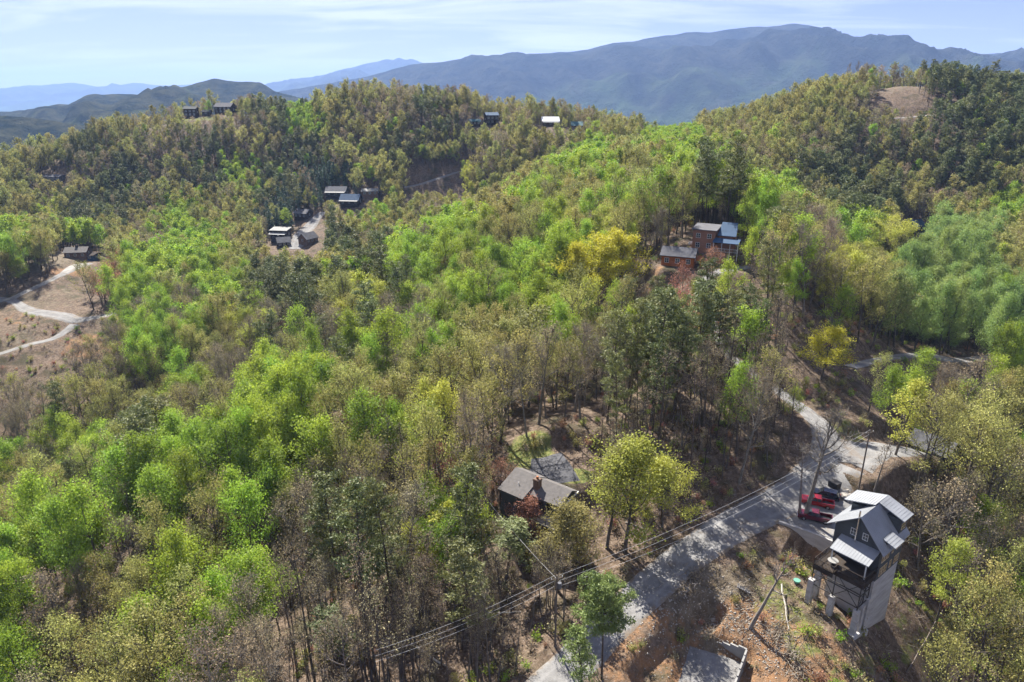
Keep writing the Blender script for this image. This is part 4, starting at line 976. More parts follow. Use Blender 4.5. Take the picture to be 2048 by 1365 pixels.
# two cabins on the middle ridge
bh = house('two_storey_house', 'red-brown two storey house with blue-grey roof on the middle ridge', 1410, 497, 150, 330, 6.4, 6.4, 6.0, .5, R(-28), 'red_siding', 'grey_roof', wins=2, shed=True, under=3)
roofpart('side_roof', [[(3.7, 3.4, 7.6), (3.7, -2.4, 4.6), (9.0, -2.4, 4.6), (8.2, 3.4, 7.6)]], M['blue_roof'], bh, .16, False)
MB().box(3.6, 8.2, -1.8, 3.4, -3, 4.6).build('side_wing', M['red_siding'], bh)
roofpart('porch_roof', [[(3.0, -2.5, 3.9), (3.0, -5.2, 3.0), (10.4, -5.2, 3.0), (10.4, -2.5, 3.9)]], M['blue_roof'], bh, .14, False)
[MB().bar((x, -5.0, -2), (x, -5.0, 3.0), .1).build('porch_post', M['trim'], bh) for x in (3.4, 5.7, 8.0, 10.2)]
pt_ = MB(); railing(pt_, [(3.2, -5.0), (10.3, -5.0)], .3, gap=.4); pt_.build('railing', M['trim'], bh)
cb = house('log_cabin', 'orange log cabin with pale metal roof below the red-brown house', 1357, 530, 150, 300, 9.0, 6, 3.2, 1.8, R(-22), 'log', 'grey_roof', 'cabin', wins=3, under=3)
cp_ = MB(); cp_.box(5.0, 6.6, -3.2, 3.2, 2.3, 2.5); cp_.bar((6.4, -3, -2), (6.4, -3, 2.4), .1); cp_.bar((6.4, 3, -2), (6.4, 3, 2.4), .1); cp_.build('side_porch', M['log'], cb)
p = hit(1386, 492, 150, 330); pt_ = thing('propane_tank', 'white propane tank lying between the two middle cabins', 'tank', p, .3)
MB().bar((-1.3, 0, .8), (1.3, 0, .8), .5, n=12).build('vessel', M['white'], pt_); MB().box(-.9, -.7, -.4, .4, 0, .4).box(.7, .9, -.4, .4, 0, .4).build('leg', M['steel'], pt_)
# houses in the left valley
house('house', 'grey two-level house with three stacked pale roofs, leftmost of the valley cluster', 563, 478, 250, 520, 10, 6, 5.4, .8, R(-8), 'dark_wood', 'pale_roof', porch=(2.6, 3.6, 'metal_roof'), shed=True)
house('house', 'small house with pale hipped roof right below the three-roofed house', 568, 492, 240, 480, 7, 6.5, 2.6, 2.2, R(25), 'dark_wood', 'grey_roof', chim=(-2.4, 1.5))
house('house', 'steep grey-roofed house at the foot of the paved yard', 617, 485, 240, 500, 9, 6.5, 2.6, 2.8, R(62), 'brown_siding', 'grey_roof')
house('house', 'dark house with pale roof above the paved yard', 608, 436, 300, 560, 9, 7.5, 3.2, 2.0, R(-20), 'dark_wood', 'grey_roof', cupola=True)
house('house', 'long dark house with slate roof over a white porch roof', 675, 392, 330, 600, 13, 8, 3.2, 2.6, R(-3), 'dark_siding', 'grey_roof', porch=(2.6, 2.7, 'pale_roof'))
house('house', 'dark blue-roofed house with pale porch roof right of the slate-roofed one', 703, 409, 310, 600, 12, 8, 3.2, 3.0, R(-8), 'dark_wood', 'blue_roof', porch=(2.2, 2.6, 'pale_roof'))
house('house', 'low house with bright pale roof beside the hillside road', 741, 390, 330, 600, 10, 7, 2.6, 1.2, R(6), 'brown_siding', 'pale_roof', chim=(-1.5, .5))
house('cabin', 'brown cabin with tan gable roof and dark cupola above the left valley road', 158, 514, 250, 500, 10, 8, 3.0, 1.9, R(12), 'brown_siding', 'shingle', 'cabin', cupola=True)
house('garage', 'low dark blue flat garage beside the tan-roofed cabin', 178, 519, 250, 500, 7, 5, 2.4, .25, R(4), 'blue_roof', 'dark_wood', 'garage', wins=2, shed=True)
house('long_building', 'long low grey-blue building half hidden in the trees at far left', 104, 362, 380, 650, 16, 7, 3.0, 1.0, R(0), 'grey_roof', 'grey_roof', 'building', wins=5)
# houses on the skyline ridge
house('house', 'tall narrow dark house at the left end of the ridge meadow', 384, 232, 400, 690, 9, 8, 5.6, 1.6, R(8), 'dark_wood', 'dark_siding', wins=3)
house('shed', 'small dark shed between the two ridge meadow houses', 415, 230, 400, 690, 6, 5, 2.4, 1.1, R(-4), 'dark_wood', 'dark_siding', 'shed', wins=1)
house('house', 'broad dark gabled house right of the small shed on the ridge', 452, 224, 400, 690, 14, 9, 4.8, 2.8, R(-10), 'dark_wood', 'grey_roof', wins=4)
house('house', 'dark timber house with blue-grey roof standing on the bare middle skyline', 983, 248, 380, 690, 9, 8, 6, 1.8, R(14), 'dark_wood', 'blue_roof', porch=(2.2, 2.6, 'dark_wood'))
house('cabin', 'low teal-roofed cabin left of the dark timber skyline house', 949, 250, 380, 690, 8, 6, 2.4, 1.4, R(10), 'dark_wood', 'teal_roof', 'cabin')
house('house', 'house with bright white gable roof on the skyline', 1100, 252, 360, 650, 12, 8, 3.4, 2.6, R(4), 'brown_siding', 'white', porch=(2.4, 2.6, 'metal_roof'))
house('cabin', 'teal-roofed cabin right of the white-roofed skyline house', 1154, 246, 360, 650, 8, 7, 3.2, 2.4, R(-3), 'brown_siding', 'teal_roof', 'cabin')
# right side
house('house', 'grey gable-roofed house half hidden behind trees right of the road junction', 1862, 915, 100, 170, 8, 6, 3.0, 2.2, R(-55), 'dark_siding', 'grey_roof', vis_=False)
house('house', 'small grey roof peeking between the bright green trees at right', 1825, 462, 230, 420, 8, 7, 3, 2.6, R(20), 'dark_wood', 'blue_roof')
house('house', 'rusty brown cabin hidden among the pines left of the woodland lane', 1335, 735, 120, 200, 8, 6, 3, 2, R(12), 'log', 'dark_wood', 'cabin', vis_=False)

# ------------------------------------------------------------------ unfinished foundation below the road
fp = [hit(1415, 1262), hit(1492, 1310), hit(1467, 1385)]
fz = PADS[2][2]
fo = thing('unfinished_foundation', 'unfinished pale concrete foundation walls around a gravel pad on orange dirt', 'foundation', (fp[1][0], fp[1][1], fz))
for (a, b_, ks) in ((fp[0], fp[1], [0.2, .6, .9, 1.3, 1.6]), (fp[1], fp[2], [1.6, 1.5, 1.35, 1.2, 1.0])):
    m_ = MB(); d = (b_ - a); nn = np.array([-d[1], d[0]]); nn = nn / np.linalg.norm(nn) * .13
    for i, hgt in enumerate(ks):
        p0 = (a + d * i / 5)[:2] - fp[1][:2]; p1 = (a + d * (i + 1) / 5)[:2] - fp[1][:2]
        if i == 0 and a is fp[1]: p0 = p0 + d[:2] / np.linalg.norm(d[:2]) * .14
        m_.slab([(*(p0 - nn), hgt + .6), (*(p1 - nn), hgt + .6), (*(p1 + nn), hgt + .6), (*(p0 + nn), hgt + .6)], hgt + 4)
    m_.build('wall', M['pale_roof'], fo)
bp = MB(); a = fp[0] + (fp[1] - fp[0]) * .6 - fp[1]; bp.bar((a[0] + .3, a[1] + .3, 1.6), (a[0] + 1.4, a[1] + 1.8, .9), .12); bp.build('brace', M['wood'], fo)

# ------------------------------------------------------------------ utility poles and wires
def pole(u, v, vt, label, transformer=True):
    p = hit(u, v); hgt = 3
    while proj(np.array([p[0], p[1], p[2] + hgt]))[1] > vt and hgt < 22: hgt += .1
    t = thing('utility_pole', label, 'utility pole', (p[0], p[1], p[2] - .3), .35)
    MB().bar((0, 0, 0), (0, 0, hgt + .3), .17, n=8, r2=.11).build('post', M['pole'], t)
    MB().bar((-.9, 0, hgt - .25), (.9, 0, hgt - .25), .06).build('crossarm', M['pole'], t)
    for x in (-.8, 0, .8): MB().bar((x, 0, hgt - .2), (x, 0, hgt + .05), .05, n=6).build('insulator', M['trim'], t)
    if transformer:
        tr = MB().bar((.38, -.1, hgt - 1.9), (.38, -.1, hgt - .95), .28, n=12).build('transformer', M['grey_roof'], t)
    return p, hgt
P1, h1 = pole(1110, 1300, 1152, 'wooden utility pole with grey transformer beside the round pine')
P2, h2 = pole(1713, 1000, 860, 'slim wooden utility pole behind the tower house', False)
P0 = hit(860, 1400, 50, 90); P0 = np.array([P0[0] - 6, P0[1] - 4, P1[2] + h1 - 3])
T1 = P1 + [0, 0, h1]; T2 = P2 + [0, 0, h2]
M3 = np.array([-6.0, 108, 0]); M3[2] = H(-6, 108) + 7
def wire(a, b_, sag, label):
    q = np.linspace(0, 1, 26); P = a + (b_ - a) * q[:, None]; P[:, 2] -= sag * 4 * q * (1 - q)
    T = TM(1); T.tube(P, np.full(26, .022), 4); me = mesh_np('power_line', np.concatenate(T.V), np.concatenate(T.F), [M['wire']]); tag(obj('power_line', me), label, 'wire')
for k, (dz, sag, nm) in enumerate(((0, 1.6, 'topmost'), (-.9, 1.9, 'middle'), (-1.8, 2.3, 'lowest'))):
    wire(T1 + [.3, 0, dz], T2 + [0, 0, dz], sag, '%s of the three wires running from the transformer pole up along the gravel road' % nm)
    wire(T1 + [-.3, 0, dz], P0 + [0, 0, dz - 1], .8, '%s of the three wires running from the transformer pole to the lower left' % nm)
wire(T1 + [0, 0, -.6], M3, .6, 'single wire from the transformer pole towards the upper left trees')

# ------------------------------------------------------------------ felled logs, poles and litter by the lot
def logp(name, label, u0, v0, u1, v1, r0_, mt='log_pale', lift0=.1, lift1=.1, cat='log'):
    a = hit(u0, v0); b_ = hit(u1, v1); a = a + [0, 0, lift0]; b_ = b_ + [0, 0, lift1]
    q = np.linspace(0, 1, 7)[:, None]; P = a + (b_ - a) * q + rng.normal(0, .06, (7, 3)); T = TM(3); T.tube(P - P[0], r0_ * np.linspace(1, .55, 7), 7)
    for j in (2, 4, 5):
        T.tube(np.array([P[j] - P[0], P[j] - P[0] + rng.normal(0, .5, 3) + [0, 0, .5]]), [r0_ * .35, .02], 4)
    o = obj(name, mesh_np(name, np.concatenate(T.V), np.concatenate(T.F), [M[mt]]), None, P[0]); tag(o, label, cat); return o
logp('fallen_log', 'long bleached log lying on the slope at the lower middle of the woods', 824, 1290, 890, 1336, .22)
logp('fallen_log', 'straight fallen trunk lying level in the woods left of the wires', 975, 1228, 1042, 1226, .16)
logp('fallen_log', 'thin bleached trunk standing propped on the slope above the debris pile', 1560, 1182, 1577, 1265, .14, lift0=1.2)
logp('fallen_log', 'pale log lying on the wooded bank under the yellow trees', 1250, 1045, 1290, 1062, .12)
logp('fallen_log', 'fallen pale stick across the slope behind the red-tinged tree', 800, 1168, 890, 1172, .09)
logp('fallen_log', 'pale fallen trunk among the bare trees right of the tower house', 1880, 1052, 1960, 1066, .14, lift1=.8)
logp('fallen_log', 'bleached trunk leaning in the lower right thicket', 1812, 1350, 1880, 1240, .10, mt='pole', lift1=2.0)
q_ = hit(1486, 1182); pl_ = thing('wooden_pallet', 'grey slatted pallet lying on the slope beside the gravel turnout', 'pallet', q_ + [0, 0, .25], .5); pl_.rotation_euler = (.25, .35, 1.2)
s_ = MB(); [s_.box(-1.2, 1.2, y, y + .16, .1, .14) for y in np.arange(-1, 1, .26)]; s_.build('slats', M['grey_roof'], pl_)
s_ = MB(); [s_.box(x, x + .1, -1, 1, 0, .1) for x in (-1.1, 0, 1.0)]; s_.build('runner', M['pole'], pl_)
q_ = hit(1593, 1166); gt = thing('green_tub', 'small round green tub on the orange slope left of the concrete piers', 'tub', q_ + [0, 0, .1]); MB().bar((0, 0, 0), (0, 0, .35), .42, n=12, r2=.5).build('body', M['green'], gt); MB().bar((0, 0, .34), (0, 0, .42), .54, n=12).build('lid', M['green'], gt)
# brush piles: nobody could count the sticks
def brush(label, cells, nst):
    T = TM(5)
    for _ in range(nst):
        u, v, su, sv = cells[rng.integers(len(cells))]; p = hitq(u + rng.normal(0, su), v + rng.normal(0, sv)); a = rng.uniform(0, 3.14); L = rng.uniform(.5, 2.2); e = rng.normal(0, .25)
        d = np.array([math.cos(a), math.sin(a), e]) * L * .5; c = p + [0, 0, rng.uniform(.05, .7)]
        T.tube(np.array([c - d, c + rng.normal(0, .08, 3), c + d]), [rng.uniform(.02, .07), .04, .015], 3)
    tag(obj('brush_pile', mesh_np('brush_pile', np.concatenate(T.V), np.concatenate(T.F), [BRUSHM])), label, kind='stuff')
BRUSHM = mat('dead_brush', (0.33, 0.28, 0.22), .95, scale=.5, var=.6)
_hc = {}
def hitq(u, v):
    k = (int(u // 6), int(v // 6))
    if k not in _hc: _hc[k] = hit(k[0] * 6 + 3, k[1] * 6 + 3)
    p = _hc[k].copy(); p[0] += rng.normal(0, .3); p[1] += rng.normal(0, .3); p[2] = H(p[0], p[1]); return p
brush('tangle of cut sticks and brush beside the orange dirt', [(1560, 1270, 10, 14), (1580, 1310, 12, 16), (1600, 1340, 12, 16), (1485, 1185, 12, 10)], 260)
brush('dead branches strewn over the wooded slopes', [(1380, 900, 60, 60), (1300, 850, 60, 40), (850, 1250, 90, 70), (1000, 1200, 50, 50), (1900, 1150, 60, 60), (1750, 1230, 60, 60), (1440, 1215, 50, 30), (1540, 1250, 40, 50), (1380, 1160, 30, 20)], 760)

def stones(label, cells, nst):
    V = []; Fs = []; k = 0
    base = np.array([(0,0,1),(1,0,0),(0,1,0),(-1,0,0),(0,-1,0),(0,0,-1)], float); ft = np.array([(0,1,2),(0,2,3),(0,3,4),(0,4,1),(5,2,1),(5,3,2),(5,4,3),(5,1,4)])
    for _ in range(nst):
        u, v, su, sv = cells[rng.integers(len(cells))]; p = hitq(u + rng.normal(0, su), v + rng.normal(0, sv)); r_ = rng.uniform(.06, .24) ** 1.0
        V.append(base * rng.uniform(.5, 1.1, (6, 3)) * r_ + p); Fs.append(ft + k); k += 6
    tag(obj('rubble', mesh_np('rubble', np.concatenate(V), np.concatenate(Fs), [M['rock']])), label, kind='stuff')
stones('loose stones and clods scattered over the dirt lot', [(1430, 1210, 60, 30), (1540, 1290, 40, 40), (1330, 1250, 40, 50), (1480, 1250, 40, 30), (1640, 1120, 20, 15)], 1400)

# ------------------------------------------------------------------ single trees that stand out
def hero(kind, u, v, vt, wpx, label, name=None, leaf=None, custom=None, y0=55, y1=640, lean=None, rz=None, cat='tree'):
    p = hit(u, v, y0, y1); p[2] = H(p[0], p[1]); hgt = 2.0
    while proj(np.array([p[0], p[1], p[2] + hgt]))[1] > vt and hgt < 32: hgt += .1
    D = proj(p)[2]; wm_ = wpx / F * D
    t = thing(name or KN[kind][0], label, cat, p, rng.uniform(0, 6.28) if rz is None else rz)
    if custom:
        T, lv = custom; V = np.concatenate(T.V); Fb = np.concatenate(T.F); LV, LF, LT = lv
        a, b_ = mesh_np('trunk', V, Fb, [BARK[kind]]), mesh_np('crown', LV, LF, [leaf or LEAF[kind]], {'tone': LT})
    else:
        a, b_, V, _, LV, _, _ = SH[kind]['near'][rng.integers(5)]
    zt = max(LV[:, 2].max(), V[:, 2].max()); wd = np.percentile(np.hypot(LV[:, 0], LV[:, 1]), 97) * 2
    t.scale = (wm_ / wd, wm_ / wd, hgt / zt)
    if lean: t.rotation_euler = (lean[0], lean[1], t.rotation_euler[2])
    obj('trunk', a, t); obj('crown', b_, t); FOOT.append((p[0], p[1], min(wm_ * .36, 4))); return t
KN = {'g': ('green_tree', 'green broadleaf tree'), 'l': ('pale_green_tree', 'pale green broadleaf tree'), 'y': ('yellow_tree', 'bright yellow-green tree'),
      'o': ('budding_oak', 'olive-gold budding oak'), 'b': ('bare_tree', 'brown leafless tree'), 'r': ('red_budding_tree', 'reddish-pink budding tree'),
      's': ('slender_tree', 'thin-stemmed leafless tree'), 'p': ('pine_tree', 'dark green pine'), 't': ('spruce_tree', 'dark blue-green spruce')}
cust_pine = pine(901, 16, .60, 46, 4.6, 34, False, False, .44)
ROUNDP = mat('fresh_pine_needle', (0.24, 0.30, 0.09), .6, col2=(0.12, 0.17, 0.05), tone='tone', trans=.3)
hero('p', 1203, 1362, 1140, 118, 'round-crowned light green pine standing on the left edge of the gravel road', custom=cust_pine, leaf=ROUNDP)
hero('p', 1165, 1400, 1250, 80, 'thin sparse young pine at the bottom edge in front of the round pine', custom=pine(902, 12, .3, 26, 2.2, 12), leaf=ROUNDP)
GOLD = mat('golden_leaf', (0.55, 0.50, 0.03), .6, col2=(0.33, 0.32, 0.03), tone='tone', trans=.45)
def ymaple(seed): return broad(seed, 15, 5.2, .22, 16, 6, 4, 26, .24, .55, up=.5)
hero('y', 1248, 1108, 868, 225, 'large yellow-green maple in full leaf above the gravel road bend', custom=ymaple(911))
hero('y', 1325, 1058, 905, 140, 'round yellow-green tree right of the large yellow maple by the road', custom=ymaple(912))
hero('o', 1213, 1098, 880, 120, 'tall slender pale tree with many stems beside the end of the chimney house', custom=broad(913, 18, 3.6, .38, 14, 5, 4, 9, .24, .4, up=.9, twig=1))
hero('y', 893, 1172, 990, 92, 'lime green young tree standing alone left of the chimney house', custom=broad(914, 13, 3.4, .22, 13, 5, 3, 16, .3, .38, up=.9))
hero('y', 150 + 398, 1200, 1112, 62, 'small bright lime tree in the lower left woods')
hero('r', 1000, 1010, 905, 80, 'reddish budding tree at the left end of the chimney house')
hero('r', 1052, 1095, 985, 100, 'dark red twiggy tree in front of the chimney house wall', custom=broad(915, 12, 3.8, .2, 14, 6, 4, 9, .2, .4, up=.6, twig=2))
hero('o', 1112, 1180, 985, 135, 'bare grey tree with sparse yellow buds in front of the chimney house', custom=broad(916, 15, 3.8, .3, 14, 6, 4, 9, .24, .4, up=.7, twig=1))
hero('o', 1155, 1165, 1000, 120, 'twiggy grey tree with few buds before the chimney house deck', custom=broad(940, 15, 3.8, .3, 14, 6, 4, 8, .24, .4, up=.7, twig=1))
hero('p', 1010, 1170, 1035, 105, 'grey-green pine left of the dark red twiggy tree')
hero('p', 770, 1240, 1090, 105, 'dark flat-topped pine in the middle of the lower woods')
hero('p', 690, 1345, 1220, 100, 'low spreading pine at the lower middle of the picture')
hero('b', 1607, 1048, 800, 120, 'tall bare tree in front of the parked red pickups with a wide twiggy top', custom=broad(917, 20, 3.6, .5, 12, 6, 4, 1, .12, .3, up=.9, twig=2, trunk_r=.32))
hero('b', 1598, 1046, 880, 50, 'thin bare trunk left of the tall bare tree by the pickups', custom=broad(918, 17, 1.8, .6, 8, 4, 3, 1, .12, .3, up=1.0, twig=1, trunk_r=.24))
hero('b', 1500, 1258, 1075, 90, 'leafless tree leaning right over the foundation site', custom=broad(919, 15, 3.0, .55, 7, 4, 3, 1, .12, .3, up=.8, twig=1, trunk_r=.3), lean=(0, .22), rz=0)
hero('b', 1597, 1300, 1172, 16, 'thin leaning sapling in front of the concrete piers', custom=broad(920, 12, .8, .85, 4, 3, 2, 1, .1, .2, trunk_r=.1), lean=(0, .45), rz=0)
hero('b', 1742, 1010, 870, 60, 'pale bare tree behind the tower house beside the slim pole', custom=broad(921, 16, 2.4, .4, 9, 5, 3, 2, .2, .3, up=.8, twig=1, trunk_r=.2))
for u, v, vt, wpx, sd, lb in [(1835,1140,960,110,931,'pale-trunked bare tree right of the tower house roof'),(1880,1135,930,150,932,'big spreading pale bare tree right of the tower house'),(1960,1075,900,130,933,'pale spreading bare tree at the right edge above the thicket'),
                       (1905,1260,1080,130,934,'bare crooked tree below the pale trunks on the right slope'),(1990,1200,1020,130,935,'bare tree with tan buds at the right edge')]:
    hero('b', u, v, vt, wpx, lb, custom=broad(sd, 17, 4.6, .3, 11, 6, 4, 4, .2, .45, up=.5, twig=1, trunk_r=.26))
hero('g', 1583, 862, 768, 54, 'small fresh green tree beside the woodland lane', name='green_tree')
hero('y', 1787, 925, 750, 84, 'lime green tall tree right of the road junction', custom=broad(922, 16, 3.6, .25, 13, 5, 3, 15, .3, .42, up=.8))
hero('y', 1642, 760, 650, 100, 'bright yellow tree above the woodland lane', custom=ymaple(929), leaf=GOLD)
hero('o', 1735, 830, 705, 80, 'peach-tan budding tree right of the bright yellow tree')
hero('g', 1828, 800, 690, 60, 'narrow green tree right of the peach-tan tree')
hero('y', 1778, 545, 435, 105, 'bright yellow tree on the right valley side')
hero('y', 1185, 600, 458, 135, 'left half of the broad golden tree clump on the middle ridge', custom=ymaple(923), leaf=GOLD)
hero('y', 1235, 600, 452, 135, 'right half of the broad golden tree clump on the middle ridge', custom=ymaple(924), leaf=GOLD)
hero('y', 1160, 610, 480, 95, 'small golden tree at the left edge of the golden clump', custom=ymaple(928), leaf=GOLD)
hero('r', 1425, 570, 490, 62, 'pink blossoming tree in front of the red-brown house')
hero('y', 1432, 640, 570, 46, 'small yellow tree beside the cabin lane')
hero('y', 1570, 620, 535, 70, 'yellow-green tree right of the cabin lane')
hero('o', 985, 800, 620, 170, 'large golden-tan oak with spreading limbs in the centre of the woods', custom=broad(925, 18, 6.0, .32, 14, 6, 4, 10, .3, .45))
hero('o', 1060, 800, 612, 150, 'large golden-tan oak right of the centre oak', custom=broad(926, 18, 5.2, .32, 14, 6, 4, 10, .3, .45))
hero('o', 790, 900, 752, 150, 'broad olive oak below the green ridge crest', custom=broad(927, 17, 5.2, .32, 14, 6, 4, 11, .3, .45))
hero('p', 1972, 185, 118, 30, 'lone dark pine rising above the right hilltop skyline', y0=400, y1=690)
hero('p', 596, 440, 345, 32, 'tall dark pine standing above the valley houses', y0=250, y1=600)
hero('p', 565, 690, 560, 70, 'blue-green tall pine in the left middle woods')
hero('p', 625, 720, 545, 60, 'dark tall pine right of the blue-green pine')
hero('p', 870, 225, 190, 30, 'dark round pine on the middle skyline', y0=400, y1=690)
hero('p', 912, 225, 190, 18, 'thin dark pine right of the round skyline pine', y0=400, y1=690)
hero('b', 820, 215, 190, 16, 'lone dead snag on the bare skyline', y0=400, y1=690)
hero('g', 417, 226, 198, 18, 'small round green tree by the ridge shed', y0=400, y1=690)
for q, (u, vt) in enumerate(((1688, 122), (1706, 118), (1722, 122), (1738, 124))):
    hero('b', u, 178, vt, 17, ['first', 'second', 'third', 'fourth'][q] + ' from the left of four bare trees standing beside the cleared hilltop', y0=400, y1=690)

# undergrowth: low shrubs and sprouts nobody could count
def bush(seed, kind):
    T = TM(seed); r = T.r
    for _ in range(9): P = T.path((0, 0, 0), r.uniform(0, 6.3), r.uniform(.6, 1.4), r.uniform(.6, 1.5), 3, .2, .2); T.tube(P, [.03, .02, .006], 3); T.tips += [P[-1], P[1]]
    LV, LF, LT = leaves(np.array(T.tips), r, 10 if kind != 'b' else 5, .25, .22); V = np.concatenate(T.V); Fb = np.concatenate(T.F)
    me = mesh_np('shrub', np.concatenate([V, LV]), np.concatenate([Fb, LF + len(V)]), [BARK['b'], LEAF[kind]], {'tone': np.concatenate([np.zeros(len(V)), LT])})
    me.polygons.foreach_set('material_index', np.concatenate([np.zeros(len(Fb), np.int32), np.ones(len(LF), np.int32)])); return me
trees = place_trees()
# which of them can be seen: coarse picture grid filled from the nearest tree outwards
occ = np.zeros((int(1365 // 8) + 2, 258), np.float32)
KN = {'g': ('green_tree', 'green broadleaf tree'), 'l': ('pale_green_tree', 'pale green broadleaf tree'), 'y': ('yellow_tree', 'bright yellow-green tree'),
      'o': ('budding_oak', 'olive-gold budding oak'), 's': ('slender_tree', 'thin-stemmed leafless tree'), 'b': ('bare_tree', 'brown leafless tree'), 'r': ('red_budding_tree', 'reddish-pink budding tree'),
      'p': ('pine_tree', 'dark green pine'), 't': ('spruce_tree', 'dark blue-green spruce')}
vis = []
for t_ in trees:
    k, x, y, z, sc, rz, d, uc, vc, hw, vt, vb = t_
    a = int(np.clip((uc - hw) // 8, 0, 255)); b = int(np.clip((uc + hw) // 8 + 1, 1, 256)); c = int(np.clip(vt // 8, 0, 170)); e = int(np.clip((vt + (vb - vt) * .6) // 8 + 1, 1, 171))
    inside = -hw < uc < 2048 + hw and vt < 1365
    f = (occ[c:e, a:b] < .9).mean() if inside and e > c and b > a else 0.0
    vis.append(f * (b - a) * (e - c) if f > .12 else 0.0)
    occ[c:e, a:b] += {'b': .25, 's': .1, 'r': .4, 'o': .5, 'p': .6}.get(k, .75)
vis = np.array(vis)
byk = {}
for i, t_ in enumerate(trees): byk.setdefault(t_[0], []).append(i)
indiv = []
for k, L_ in byk.items():
    L_ = sorted(L_, key=lambda i: -vis[i]); indiv += [i for i in L_[:300] if vis[i] > 3]
IS = set(indiv)
nparts = set(sorted(indiv, key=lambda i: -vis[i])[:620])
# individuals
MARKS = [('the tower house', 1720, 1080), ('the parked pickups', 1620, 1000), ('the chimney house', 1090, 985), ('the round pine', 1200, 1190), ('the transformer pole', 1115, 1220),
 ('the unfinished foundation', 1460, 1300), ('the lime green tree', 893, 1060), ('the road junction', 1700, 900), ('the orange log cabin', 1360, 510), ('the red-brown house', 1430, 470),
 ('the yellow road maple', 1250, 970), ('the golden tree clump', 1210, 490), ('the centre oak', 985, 700), ('the bright yellow tree', 1642, 690), ('the valley house cluster', 570, 460),
 ('the blue-roofed valley house', 703, 403), ('the hillside road', 880, 360), ('the tan-roofed cabin', 158, 505), ('the left road junction', 120, 635), ('the lower left road', 60, 690),
 ('the long grey building', 104, 357), ('the ridge shed', 415, 225), ('the timber skyline house', 983, 235), ('the white-roofed house', 1100, 240), ('the cleared hilltop', 1790, 190),
 ('the lone hilltop pine', 1972, 150), ('the small grey roof', 1825, 455), ('the right valley road', 1850, 715), ('the half hidden grey house', 1850, 890), ('the low spreading pine', 690, 1280),
 ('the flat-topped pine', 770, 1160), ('the small lime tree', 548, 1160), ('the bleached log', 857, 1313), ('the broad olive oak', 790, 830), ('the blue-green pine', 565, 620), ('the woodland lane', 1500, 750),
 ('the big pale bare tree', 1880, 1030), ('the tall valley pine', 596, 390), ('the bottom left corner', 40, 1330), ('the green ridge crest at left', 250, 960), ('the bottom right corner', 2000, 1330), ('the left edge mid valley', 30, 850)]
WORDS = ['nearest', 'second nearest', 'third nearest', 'fourth nearest', 'fifth nearest', 'sixth nearest', 'seventh nearest', 'eighth nearest', 'ninth nearest', 'tenth nearest']
claim = {}
for i in indiv:
    k, x, y, z, sc, rz, d, uc, vc, hw, vt, vb = trees[i]
    best = min(range(len(MARKS)), key=lambda m: math.hypot(uc - MARKS[m][1], (vc - MARKS[m][2]) * 1.3)) if MARKS else 0
    mu, mv = MARKS[best][1:3]; du = uc - mu; dv = vc - mv
    side = ('left of' if du < 0 else 'right of') if abs(du) > abs(dv) * 1.1 else ('above' if dv < 0 else 'below')
    claim.setdefault((k, best, side), []).append((math.hypot(du, dv), i))
LAB = {}
for (k, m, side), L_ in claim.items():
    L_.sort(); nm = KN[k][1]
    for q, (dd, i) in enumerate(L_):
        sc = trees[i][4]; 
        if q < 10: LAB[i] = (('%s, only one %s %s' % (nm, side, MARKS[m][0])) if len(L_) == 1 else '%s, %s one %s %s' % (nm, WORDS[q], side, MARKS[m][0]), None)
        else: LAB[i] = ('%s farther out %s %s' % (nm, side, MARKS[m][0]), '%ss in the woods %s %s' % (nm, side, MARKS[m][0]))
for i in indiv:
    k, x, y, z, sc, rz, d, uc, vc, hw, vt, vb = trees[i]
    nm, _ = KN[k]; v = i % 5; kk = 'b' if k == 'b' else k
    lab, grp = LAB.get(i, (KN[k][1], None))
    grp = grp or '%ss on the slopes' % KN[k][1]
    if i in nparts:
        t = thing(nm, lab, 'tree', (x, y, z), rz, grp); wd_ = rng.uniform(.78, 1.12); t.scale = (sc * wd_ * rng.uniform(.94, 1.06), sc * wd_, sc * rng.uniform(.95, 1.15))
        obj('trunk', SH[k]['near'][v][0], t); obj('crown', SH[k]['near'][v][1], t)
    else:
        me = SH[k]['mid'][v] if d < 330 else SH[k]['far'][i % 4]
        o = obj(nm, me, None, (x, y, z)); o.rotation_euler = (0, 0, rz); o.scale = (sc, sc, sc); tag(o, lab, 'tree', grp)
